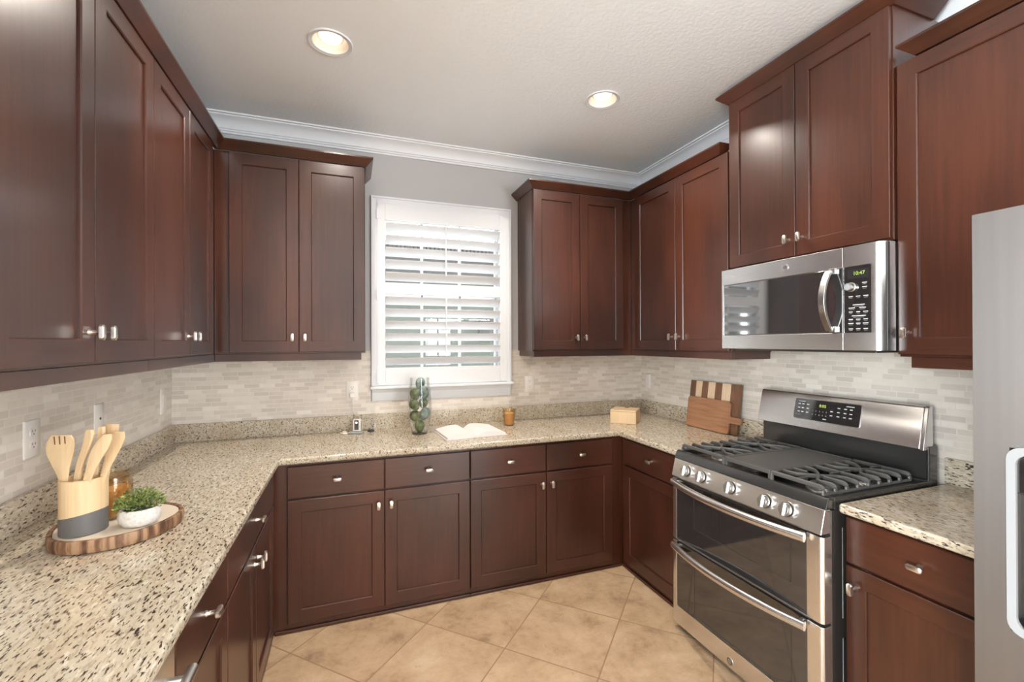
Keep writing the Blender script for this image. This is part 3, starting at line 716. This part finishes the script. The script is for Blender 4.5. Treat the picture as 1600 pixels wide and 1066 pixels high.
b.loft(rings)
for z in (1.524, 1.766): b.box(2.872, 2.887, -1.862, -1.836, z-.012, z+.012)
b.build('handle', 'chrome', dr, bevel=.002)
e_ = MB(frame((2.885, -1.628, 1.818), (0, -1, 0), (-1, 0, 0))); emblem(e_, .0165); e_.build('emblem', ['chrome', 'greyplastic'], dr)
b = MB(); poly = [(2.885, -1.8875), (2.885, -2.004), (2.888, -2.014), (2.900, -2.026), (2.925, -2.035), (2.95, -2.036), (2.95, -1.8875)]
for z0, z1 in ((1.777, MZ1), (MZ0, 1.508)): b.prism(poly, 2, z0, z1)
poly2 = [(2.885, -1.990)]+poly[1:6]+[(2.95, -1.990)]; b.prism(poly2, 2, 1.508, 1.777); b.box(2.892, 2.95, -1.990, -1.8875, 1.508, 1.777)
cpm = b.build('control_side', 'steel', mw, angle=50)
Tm = frame((2.8855, -1.939, 1.6425), (0, -1, 0), (-1, 0, 0))
m = MB(Tm); m.loft([rrect(.0505, .1335, .008, -.004), rrect(.0505, .1335, .008, .0006)]); m8 = m
m = m8
for (a, b_, w_) in [(.028, .064, .009), (.028, .047, .009), (-.024, .012, .008), (.004, .012, .008), (.032, .012, .009), (.006, -.022, .022), (-.02, -.034, .012), (.02, -.034, .012), (-.024, -.050, .007), (.004, -.050, .007), (.031, -.050, .009),
                     (.006, -.066, .026), (-.024, -.080, .008), (.004, -.080, .008), (.031, -.080, .008), (-.024, -.096, .010), (.004, -.096, .008), (.031, -.096, .010), (-.024, -.118, .008), (.004, -.118, .008), (.031, -.118, .008)]:
    m.box(a-w_, a+w_, b_-.0016, b_+.0016, .0006, .0010, 1); m.box(a-w_*.8, a+w_*.8, b_-.0065, b_-.0058, .0006, .0010, 1)
cpg = m.build('control_glass', ['glassblack', 'mark'], cpm)
m = MB(Tm); put_text(m, '10:47', .008, .103, .0022, .020); m.build('clock_digits', 'digits', cpg)
m = MB(Tm); m.box(-.036, .042, .084, .120, .0006, .0012); m.build('display_window', 'void', cpg)
m = MB(Tm); n = 28
C_ = lambda r, c: [(-.022+r*math.cos(2*math.pi*k/n), .050+r*math.sin(2*math.pi*k/n), c) for k in range(n)]
m.loft([C_(.019, 0), C_(.019, .004), C_(.0165, .006), C_(.0155, .022), C_(.014, .0235)], 0); m.loft([C_(.0125, .0235), C_(.0125, .0242)], 1)
m.build('dial', ['chrome', 'greyplastic'], cpg)

# ------------------------------------------------------------------ fridge
fr = thing('refrigerator', (2.85, -2.95, 0), 'tall stainless side-by-side refrigerator with water dispenser at right edge', 'refrigerator')
MB().box(2.492, 3.24, -3.41, -2.492, .02, 1.77).build('fridge_body', 'darkmetal', fr, bevel=.003)
b = MB(); FX0, FX1 = 2.43, 2.488; ya, yb, za, zb = -2.556, -2.80, .80, 1.226
for (y0, y1, z0, z1) in ((ya, -2.492, .06, 1.785), (-2.90, yb, .06, 1.785), (yb, ya, .06, za), (yb, ya, zb, 1.785)): b.box(FX0, FX1, y0, y1, z0, z1)
fd = b.build('freezer_door', 'fridgesteel', fr)
def rim(c0, c1, w):
    T_ = frame((FX0, (ya+yb)/2, (za+zb)/2), (0, -1, 0), (-1, 0, 0)); m = MB(T_)
    hw, hh = (ya-yb)/2, (zb-za)/2
    m.loft([rrect(hw+.004, hh+.004, .03, c0), rrect(hw+.004, hh+.004, .03, c1), rrect(hw-w, hh-w, .024, c1), rrect(hw-w, hh-w, .024, c0)], caps=False)
    return m
rim(-.002, .006, .012).build('dispenser_rim', 'greyplastic', fd)
b = MB(); b.box(FX1-.012, FX1-.008, yb, ya, za, zb); b.box(FX0, FX1-.01, yb, ya, za, za+.02); b.build('dispenser_recess', 'darkmetal', fd)
MB().box(FX0+.002, FX1-.012, yb, ya, 1.12, zb).build('dispenser_panel', 'glassblack', fd, bevel=.006)
MB().box(FX0, FX1, -3.408, -2.905, .06, 1.785).build('fridge_door', 'fridgesteel', fr, bevel=.006)
for y in (-2.87, -2.935):
    m = MB(); m.tube([(2.375, y, .6), (2.375, y, 1.6)], .012); m.cyl((2.43, y, .66), (2.375, y, .66), .009); m.cyl((2.43, y, 1.54), (2.375, y, 1.54), .009); m.build('handle', 'chrome', fr)
MB().box(2.52, 3.2, -3.38, -2.52, 0, .06).build('base_grille', 'void', fr)

# ------------------------------------------------------------------ outlets and switches
def plate(label, cat, T_, kind, w=.078, h=.122):
    O = T_(0, 0, 0); t = thing('wall_outlet' if kind != 'switch' else 'wall_switch', O, label, cat, 'wall plates')
    hw, hh = w/2, h/2; m = MB(T_)
    m.loft([[(sx*a, sy*b_, c) for sx, sy in ((-1, -1), (1, -1), (1, 1), (-1, 1))] for a, b_, c in ((hw, hh, 0), (hw, hh, .003), (hw-.004, hh-.004, .006))])
    m.build('cover_plate', 'plastic', t)
    if kind == 'duplex':
        for dz in (-.021, .021):
            m = MB(T_); m.loft([rrect(.017, .0145, .011, .006), rrect(.017, .0145, .011, .0075)]); rc = MB(T_)
            for a in (-.0065, .0065): rc.box(a-.0011, a+.0011, dz+.001, dz+.0085, .0074, .0078)
            rc.cyl((0, dz-.006, .0074), (0, dz-.006, .0078), .0024, n=10)
            m.v = [Vector(T_(0, dz, 0))-Vector(T_(0, 0, 0))+v for v in m.v]
            o = m.build('receptacle', 'plastic', t); rc.build('socket_slots', 'void', o)
    elif kind == 'jack':
        m = MB(T_); m.cyl((0, 0, .006), (0, 0, .008), .005, n=12); m.build('jack', 'void', t)
    else:
        m = MB(T_); m.loft([rrect(.017, .034, .003, .0055), rrect(.017, .034, .003, .008)]); m.build('rocker', 'plastic', t)
    return t
LW = lambda y, z: frame((.0062, y, z), (0, 1, 0), (1, 0, 0))
BW = lambda x, z: frame((x, -.0062, z), (1, 0, 0), (0, -1, 0))
plate('white duplex wall outlet on left tiled wall nearest the viewer', 'outlet', LW(-1.233, 1.166), 'duplex')
plate('white wall plate with one small jack, partly behind the wooden utensils', 'outlet', LW(-.818, 1.166), 'jack', .070)
plate('white rocker switch plate on left tiled wall near the corner', 'switch', LW(-.142, 1.155), 'switch', .078, .14)
ob = plate('beige duplex wall outlet with a charger plugged in, left of the window sill', 'outlet', BW(.998, 1.157), 'duplex', .075, .13)
plate('beige duplex wall outlet right of the window above the amber candle', 'outlet', BW(2.264, 1.16), 'duplex', .075, .122)
plate('beige rocker switch plate on right tiled wall near the corner above the bamboo box', 'switch', frame((W-.0062, -.096, 1.156), (0, -1, 0), (-1, 0, 0)), 'switch', .068, .115)

# ------------------------------------------------------------------ charger + camera cluster by the back upstand
t = thing('phone_charger', (1.0, -.02, 1.13), 'white plug-in charger with thin white cord hanging from the back wall outlet', 'charger')
MB().box(.984, 1.014, -.040, -.0145, 1.117, 1.148).build('plug', 'plastic', t, bevel=.003)
pts = [(1.0, -.034, 1.117), (1.002, -.036, 1.09), (1.004, -.034, 1.05), (1.012, -.033, 1.01), (1.03, -.034, .995), (1.055, -.042, .97), (1.06, -.07, .925), (1.05, -.082, .899), (1.035, -.080, .899)]
MB().tube(smooth(pts), .0016, 6).build('cord', 'plastic', t)
dc = thing('doorbell_camera', (1.023, -.115, ZT), 'small upright white device with black face and bright lens on back worktop', 'camera')
u = Rv.copy(); u.z = 0; u.normalize(); n_ = Vector((u.y, -u.x, 0))
Td = lambda a, b_, c: tuple(Vector((1.023, -.118, ZT+.013))+u*a+Vector((0, 0, b_))+n_*c)
m = MB(Td); m.box(-.0235, .0235, 0, .078, -.022, 0); m.build('housing', 'plastic', dc, bevel=.003)
m = MB(Td); m.box(-.0135, .0135, .010, .071, 0, .0012); f_ = m.build('face', 'glassblack', dc)
m = MB(Td); m.cyl((0, .056, .001), (0, .056, .0028), .0062, n=16); m.build('camera_lens', 'lens', f_)
m = MB(Td); m.box(-.05, .04, -.0125, -.002, -.035, .018); m.build('stand', 'greyplastic', dc, bevel=.004)
o = MB().lathe((.952, -.10, ZT), [(.014, 0), (.016, .004), (.014, .014), (.004, .018)], 16).build('cable_knob', 'maple'); tag(o, 'tiny beige plug end lying beside the small white device', 'plug')
o = MB().tube(smooth([(.93, -.10, ZT+.006), (.945, -.125, ZT+.006), (.97, -.128, ZT+.006)], 5), .0055, 8).build('plug_end', 'plastic'); tag(o, 'short white cable end left of the small white device', 'cable')
kf = thing('key_fob', (1.13, -.085, ZT), 'small black key fob with metal keys right of the white device', 'keys')
MB().lathe((1.112, -.095, ZT), [(.012, 0), (.018, .004), (.018, .010), (.010, .016)], 16, sx=1.2, sy=.7).build('fob', 'black', kf)
m = MB(); m.tube([(1.14+.016*math.cos(t_), -.075, ZT+.018+.016*math.sin(t_)) for t_ in [2*math.pi*k/20 for k in range(21)]], .0012, 6); m.box(1.135, 1.142, -.076, -.073, ZT+.02, ZT+.052); m.build('key', 'chrome', kf)

# ------------------------------------------------------------------ vase with green ornaments
VC = (1.402, -.262, ZT)
va = thing('glass_vase', VC, 'tall clear glass vase of green ornaments standing before the window', 'vase')
vp = [(.0, .004), (.046, .004), (.050, .012), (.060, .05), (.070, .10), (.0755, .155), (.074, .20), (.069, .26), (.063, .31), (.060, .355)]
MB().lathe(VC, vp[1:], 40, caps=False).build('vase_wall', 'vaseglass', va, angle=80)
MB().lathe(VC, [(.0, 0), (.046, 0), (.0495, .006), (.049, .010), (.0, .010)], 40, caps=False).build('vase_base', 'vaseglass', va)
orn = [((.0, .004), .046, .032, 1.25, 'fruitA', 0), ((-.026, .01), .11, .034, 1.15, 'fruitA', .5), ((.03, -.012), .125, .032, 1.3, 'fruitB', -.4), ((-.034, -.012), .185, .031, 1.2, 'fruitA', .7),
       ((.026, .02), .19, .030, 1.1, 'fruitA', -.2), ((-.028, .012), .25, .031, 1.3, 'fruitA', .2), ((.026, -.014), .258, .032, 1.45, 'fruitB', .1), ((.006, .012), .318, .030, 1.3, 'fruitB', -.2)]
for i, ((dx, dy), z, r, el, mt, tl) in enumerate(orn):
    m = MB(); ps = []
    for k in range(13):
        a = math.pi*k/12; rr_ = r*math.sin(a)*(1-.16*math.cos(a)); ps.append((max(rr_, .0006), -r*el*math.cos(a)))
    m.lathe((0, 0, 0), ps, 20); ct_, st_ = math.cos(tl), math.sin(tl)
    m.v = [Vector((VC[0]+dx+v.x*ct_-v.z*st_, VC[1]+dy+v.y, ZT+z+v.x*st_+v.z*ct_)) for v in m.v]
    o = m.build('green_ornament', mt)
    tag(o, 'mottled green egg-shaped ornament inside the tall glass vase' if mt == 'fruitA' else 'blue-green egg-shaped ornament inside the tall glass vase', 'ornament', 'green ornaments in the vase' if mt == 'fruitA' else 'blue-green ornaments in the vase')

# ------------------------------------------------------------------ open book
bk = thing('open_book', (1.70, -.355, ZT), 'open book with cream pages lying on worktop under the window', 'book')
ang = math.radians(5.5); ub = Vector((math.cos(ang), math.sin(ang), 0)); vb = Vector((-math.sin(ang)+.03, math.cos(ang), 0))
Tb = lambda a, b_, c: tuple(Vector((1.703, -.368, ZT))+ub*a+vb*b_+Vector((0, 0, c)))
m = MB(Tb); m.box(-.198, -.006, -.155, .155, .0005, .0035); m.box(.006, .198, -.155, .155, .0005, .0035); m.box(-.006, .006, -.155, .155, .0005, .003); m.build('book_cover', 'cover', bk)
for s in (-1, 1):
    m = MB(Tb); prof = []
    for k in range(17):
        x = .002+.186*k/16; q = k/16
        prof.append((s*x,   .0045+.030*math.sin(min(q/.30, 1)*math.pi/2)*(1-max(0, (q-.30)/.70)**1.7*.62)))
    ring = prof+[(s*.188, .0038), (s*.002, .0038)]
    m.loft([[(a, yb_, c) for a, c in ring] for yb_ in (-.149, .149)]); m.build('page_block', 'page', bk, angle=30)

# ------------------------------------------------------------------ amber candles
def tumbler(label, c, r0, r1, h, fill):
    t = thing('candle', c, label, 'candle')
    MB().lathe(c, [(.0005, 0), (r0-.003, 0), (r0, .004), (r0+(r1-r0)*.5, h*.5), (r1, h), (r1-.0025, h), (r0-.001+(r1-r0)*.5, h*.5), (r0-.003, .006)], 32, caps=False).build('glass', 'amber', t, angle=70)
    MB().lathe(c, [(.0005, .0065), (r0-.0045, .0065), (r0-.0045+(r1-r0)*fill, h*fill), (.0005, h*fill)], 32).build('wax', 'wax', t)
    m = MB(); m.cyl((c[0], c[1], c[2]+h*fill), (c[0], c[1], c[2]+h*fill+.012), .001, n=6); m.build('wick', 'void', t); return t
tumbler('amber glass candle tumbler on back worktop right of the open book', (2.03, -.197, ZT), .036, .043, .112, .76)

# ------------------------------------------------------------------ bamboo box
p0, p1, p2 = Vector((2.862, -.507, 0)), Vector((2.735, -.378, 0)), Vector((3.0, -.372, 0))
e1 = (p1-p0).normalized(); e2 = Vector((-e1.y, e1.x, 0)); e2 = e2 if e2.dot(p2-p0) > 0 else -e2
Tx = lambda a, b_, c: tuple(p0+e1*a+e2*b_+Vector((0, 0, ZT+c)))
bx = thing('bamboo_box', (2.87, -.38, ZT), 'square bamboo box with lid in the right back corner of worktop', 'box')
m = MB(Tx); m.box(0, .182, 0, .170, 0, .084); m.build('box_body', 'bamboo', bx, bevel=.003)
m = MB(Tx); m.box(0, .182, 0, .170, .0845, .096); m.build('lid', 'bamboo', bx, bevel=.003)
m = MB(Tx); m.box(.078, .104, .13, .150, .096, .101); m.build('lid_tab', 'walnut', bx)

# ------------------------------------------------------------------ cutting boards leaning on the right wall
def board_frame(xb, xt, zt):
    d = Vector((xt-xb, 0, zt)).normalized(); n = Vector((-d.z, 0, d.x)); return lambda a, b_, c: tuple(Vector((xb, 0, ZT))+Vector((0, -1, 0))*a+d*b_+n*c)
T1 = board_frame(3.215, 3.254, .31)
cb = thing('cutting_board', (3.22, -.84, ZT), 'large striped walnut and maple cutting board leaning on tiled right wall', 'cutting board')
ed = [.628, .680, .735, .790, .850, .908, .978, 1.050]; m = MB(T1)
for i in range(7): m.box(ed[i], ed[i+1], .0025, .312, 0, .018, i % 2)
m.build('striped_board', ['walnut', 'maple'], cb)
T2 = board_frame(3.188, 3.215, .205)
sb = thing('cutting_board', (3.19, -.83, ZT), 'smaller plain brown cutting board with side handle leaning on striped board', 'cutting board')
def arc(cx, cy, r, a0, a1, n=6): return [(cx+r*math.cos(math.radians(a0+(a1-a0)*k/n)), cy+r*math.sin(math.radians(a0+(a1-a0)*k/n))) for k in range(n+1)]
poly = arc(.66, .022, .02, 180, 270)+arc(.985, .022, .02, 270, 360)+[(1.005, .066), (1.015, .074)]+arc(1.078, .0945, .0205, 270, 450, 8)+[(1.015, .115), (1.005, .123)]+arc(.985, .186, .02, 0, 90)+arc(.66, .186, .02, 90, 180)
m = MB(T2); m.loft([[(a, b_, 0) for a, b_ in poly], [(a, b_, .015) for a, b_ in poly]]); m.build('paddle_board', 'acacia', sb, bevel=.003)

# ------------------------------------------------------------------ tray group
TC = Vector((.312, -1.428, ZT)); TZ = ZT+.034
tr = thing('wood_slice_tray', TC, 'round wood-slice tray with bark edge and whitewashed top on left worktop', 'tray')
n = 64; wob = [1+.018*math.sin(3*2*math.pi*k/n+.6)+.012*math.sin(5*2*math.pi*k/n) for k in range(n)]
def tring(r, z): return [(TC.x+r*wob[k]*math.cos(2*math.pi*k/n), TC.y+r*wob[k]*math.sin(2*math.pi*k/n), ZT+z) for k in range(n)]
MB().loft([tring(.150, 0), tring(.157, .003), tring(.160, .018), tring(.1585, .036), tring(.157, .0375), tring(.148, .0375), tring(.146, .030), tring(.05, .030)]).build('bark_rim', 'bark', tr, angle=35)
MB().loft([tring(.1455, .0305), tring(.1455, .034), tring(.02, .034)]).build('tray_face', 'trayface', tr)
# crock
KC = Vector((.256, -1.489, TZ)); KR, KH = .054, .158
ck = thing('utensil_crock', KC, 'bamboo cylinder crock with grey dipped base holding wooden utensils', 'crock')
rv = Vector((math.cos(YAW), -math.sin(YAW), 0)); fv = Vector((math.sin(YAW), math.cos(YAW), 0))
n = 48
def kring(r, f): return [tuple(KC+rv*(r*math.cos(2*math.pi*k/n))+fv*(r*math.sin(2*math.pi*k/n))+Vector((0, 0, f(math.cos(2*math.pi*k/n)) if callable(f) else f))) for k in range(n)]
cut = lambda c: .056+.010*c
MB().loft([kring(KR-.002, 0), kring(KR, .002), kring(KR, cut)], caps=False).add(kring(KR-.002, 0), [tuple(range(n))]).build('dipped_base', 'crockgrey', ck)
MB().loft([kring(KR, cut), kring(KR, KH-.002), kring(KR-.002, KH), kring(KR-.007, KH), kring(KR-.007, .02), kring(.001, .02)], caps=False).build('bamboo_wall', 'bamboo', ck)
# utensils: centre line (px, py, width px, depth) drawn from the crock up, turned into lengths
def ut(px, py, dep=0): return KC.xy.to_3d()+rv*((px-128)/537.8)+fv*dep+Vector((0, 0, 1.475+(533-py)/537.8))
def ribbon(pts, th, turn=0, curve=True):
    pl = [(ut(px, py, d), w/537.8) for px, py, w, d in pts]
    cs = smooth([p for p, w in pl], 5); ws = smooth([(w, 0, 0) for p, w in pl], 5)
    wd_ = rv*math.cos(turn)+fv*math.sin(turn); nd = fv*math.cos(turn)-rv*math.sin(turn); rings = []
    for c, w in zip(cs, ws):
        hw = max(w[0], .001)/2
        rings.append([tuple(c+wd_*(hw*a)+nd*(th*b_)) for a, b_ in ((-1, -.25), (-.8, -.5), (.8, -.5), (1, -.25), (1, .25), (.8, .5), (-.8, .5), (-1, .25))])
    return MB().loft(rings)
GU = 'wooden utensils in the crock'
tk = thing('wooden_turner', ut(115, 830, -.03), 'pale wooden slotted turner with three slots, front left in the crock', 'utensil', GU)
ribbon([(119, 826, 12, -.014), (116, 790, 12, -.024), (115, 752, 12, -.034), (114.5, 735, 16, -.036), (112.5, 716, 28, -.038), (111, 700, 40, -.038), (111, 688, 42, -.037), (112, 679, 38, -.036), (112, 672, 28, -.035)], .006).build('turner_blade', 'utensil', tk)
m = MB()
for a, b_ in (((102.5, 674), (104.5, 686)), ((110.5, 673), (112, 685.5)), ((118.5, 673.5), (120, 684.5))):
    p, q = ut(*a, -.0395), ut(*b_, -.0405); dx = rv*.0016
    m.add([tuple(p-dx), tuple(p+dx), tuple(q+dx), tuple(q-dx), tuple(p-dx+fv*.007), tuple(p+dx+fv*.007), tuple(q+dx+fv*.007), tuple(q-dx+fv*.007)], [(0, 1, 2, 3), (4, 5, 6, 7), (0, 1, 5, 4), (1, 2, 6, 5), (2, 3, 7, 6), (3, 0, 4, 7)])
m.build('slots', 'walnut', tk)
def single(name, label, pts, th=.006, turn=0, mat='utensil'):
    o = ribbon(pts, th, turn).build(name, mat); tag(o, label, 'utensil', GU)
single('wooden_spoon', 'wooden spoon seen edge-on right behind the slotted turner', [(128, 824, 9, .0), (126, 780, 9, -.01), (125.5, 750, 9, -.014), (127.5, 725, 9, -.012), (133, 703, 11, -.008), (136.5, 688, 13, -.004), (137, 676, 13, 0), (136.5, 668, 9, .002)], .012)
single('wooden_spatula', 'narrow wooden spatula standing in the middle of the crock', [(132, 824, 9, .020), (134, 780, 9, .019), (136, 745, 10, .018), (141, 715, 10, .016), (146, 690, 10, .014), (149.5, 672, 10, .012), (150, 664, 7, .012)], .010)
single('wooden_turner', 'square-topped wooden turner at the back of the crock', [(140, 824, 9, .026), (144, 780, 9, .028), (148, 740, 10, .030), (153, 712, 13, .030), (156, 690, 18, .030), (158, 672, 20, .030), (158.5, 662, 20, .030)])
single('wooden_spoon', 'wooden spoon with oval bowl leaning right in the crock', [(134, 826, 9, -.010), (139, 785, 10, -.022), (146, 750, 11, -.028), (153, 728, 13, -.030), (161, 708, 19, -.030), (168, 693, 22, -.028), (173, 682, 20, -.026), (177, 672, 11, -.024)], .007, .1)
single('wooden_spatula', 'broad wooden spatula leaning furthest right behind the oval spoon', [(139, 826, 9, .0), (146, 785, 9, .002), (153, 752, 9, .004), (159, 732, 11, .005), (167, 711, 17, .006), (173, 694, 22, .007), (177.5, 681, 22, .008), (180, 672, 15, .008)])
# ribbed amber jar candle
JC = Vector((.283, -1.380, TZ)); JR = .045
jr = thing('jar_candle', JC, 'ribbed amber glass jar candle on the tray behind the crock', 'candle')
n = 96
def jring(r, z, k=0): return [(JC.x+(r+k*math.cos(24*2*math.pi*i/n))*math.cos(2*math.pi*i/n), JC.y+(r+k*math.cos(24*2*math.pi*i/n))*math.sin(2*math.pi*i/n), JC.z+z) for i in range(n)]
MB().loft([jring(.002, .002), jring(JR-.006, 0), jring(JR, .008), jring(JR, .014, .0012), jring(JR, .100, .0012), jring(JR, .104), jring(JR+.001, .108), jring(JR-.003, .113), jring(JR-.006, .119), jring(JR-.006, .128), jring(JR-.008, .129), jring(JR-.009, .119), jring(JR-.004, .102), jring(JR-.004, .010), jring(.002, .008)], caps=False).build('ribbed_glass', 'amber', jr, angle=60)
MB().loft([jring(.002, .009), jring(JR-.005, .010), jring(JR-.005, .088), jring(.002, .088)]).build('wax', 'wax', jr)
MB().loft([jring(.002, .1295), jring(JR-.002, .1295), jring(JR, .132), jring(JR, .140), jring(JR-.004, .143), jring(.002, .143)]).build('jar_lid', 'amber', jr, angle=50)
# potted plant
PC = Vector((.388, -1.488, TZ))
pp = thing('potted_plant', PC, 'small green leafy plant in white speckled stone bowl on the tray', 'plant')
MB().lathe(PC, [(.026, 0), (.040, .003), (.050, .015), (.053, .030), (.051, .044), (.047, .052), (.043, .052), (.041, .042), (.001, .040)], 36, sx=1.0, sy=.86).build('stone_bowl', 'stone', pp, angle=60)
MB().lathe(PC, [(.001, .0405), (.040, .0425), (.034, .052), (.018, .058), (.001, .059)], 24, sx=1, sy=.86).build('moss', 'soil', pp)
m = MB(); rnd = random.Random(3)
for k in range(520):
    a = rnd.uniform(0, 2*math.pi); q = math.sqrt(rnd.random()); elv = rnd.uniform(.15, 1)
    rr_ = .056*q; zz = .047+.058*math.sqrt(max(0, 1-q*q*.86))*elv
    c = PC+Vector((rr_*math.cos(a), rr_*.88*math.sin(a), zz))
    d = Vector((math.cos(a)*q*1.1+rnd.uniform(-.6, .6), math.sin(a)*q*1.1+rnd.uniform(-.6, .6), rnd.uniform(.2, 1))).normalized()
    s_ = d.cross(Vector((rnd.uniform(-1, 1), rnd.uniform(-1, 1), rnd.uniform(-1, 1)))).normalized(); l_ = rnd.uniform(.009, .014); w_ = l_*.26; up = d.cross(s_)*.0012
    m.add([tuple(c), tuple(c+d*l_*.5+s_*w_+up), tuple(c+d*l_), tuple(c+d*l_*.5-s_*w_+up), tuple(c+d*l_*.5-up)], [(0, 1, 4), (1, 2, 4), (2, 3, 4), (3, 0, 4), (0, 3, 2, 1)])
for k in range(40):
    a = rnd.uniform(0, 2*math.pi); q = rnd.random(); e_ = PC+Vector((.046*q*math.cos(a), .042*q*math.sin(a), .055+.045*rnd.random()))
    m.tube([tuple(PC+Vector((.02*q*math.cos(a), .02*q*math.sin(a), .055))), tuple(e_)], .0007, 4)
m.build('foliage', 'leaf', pp)
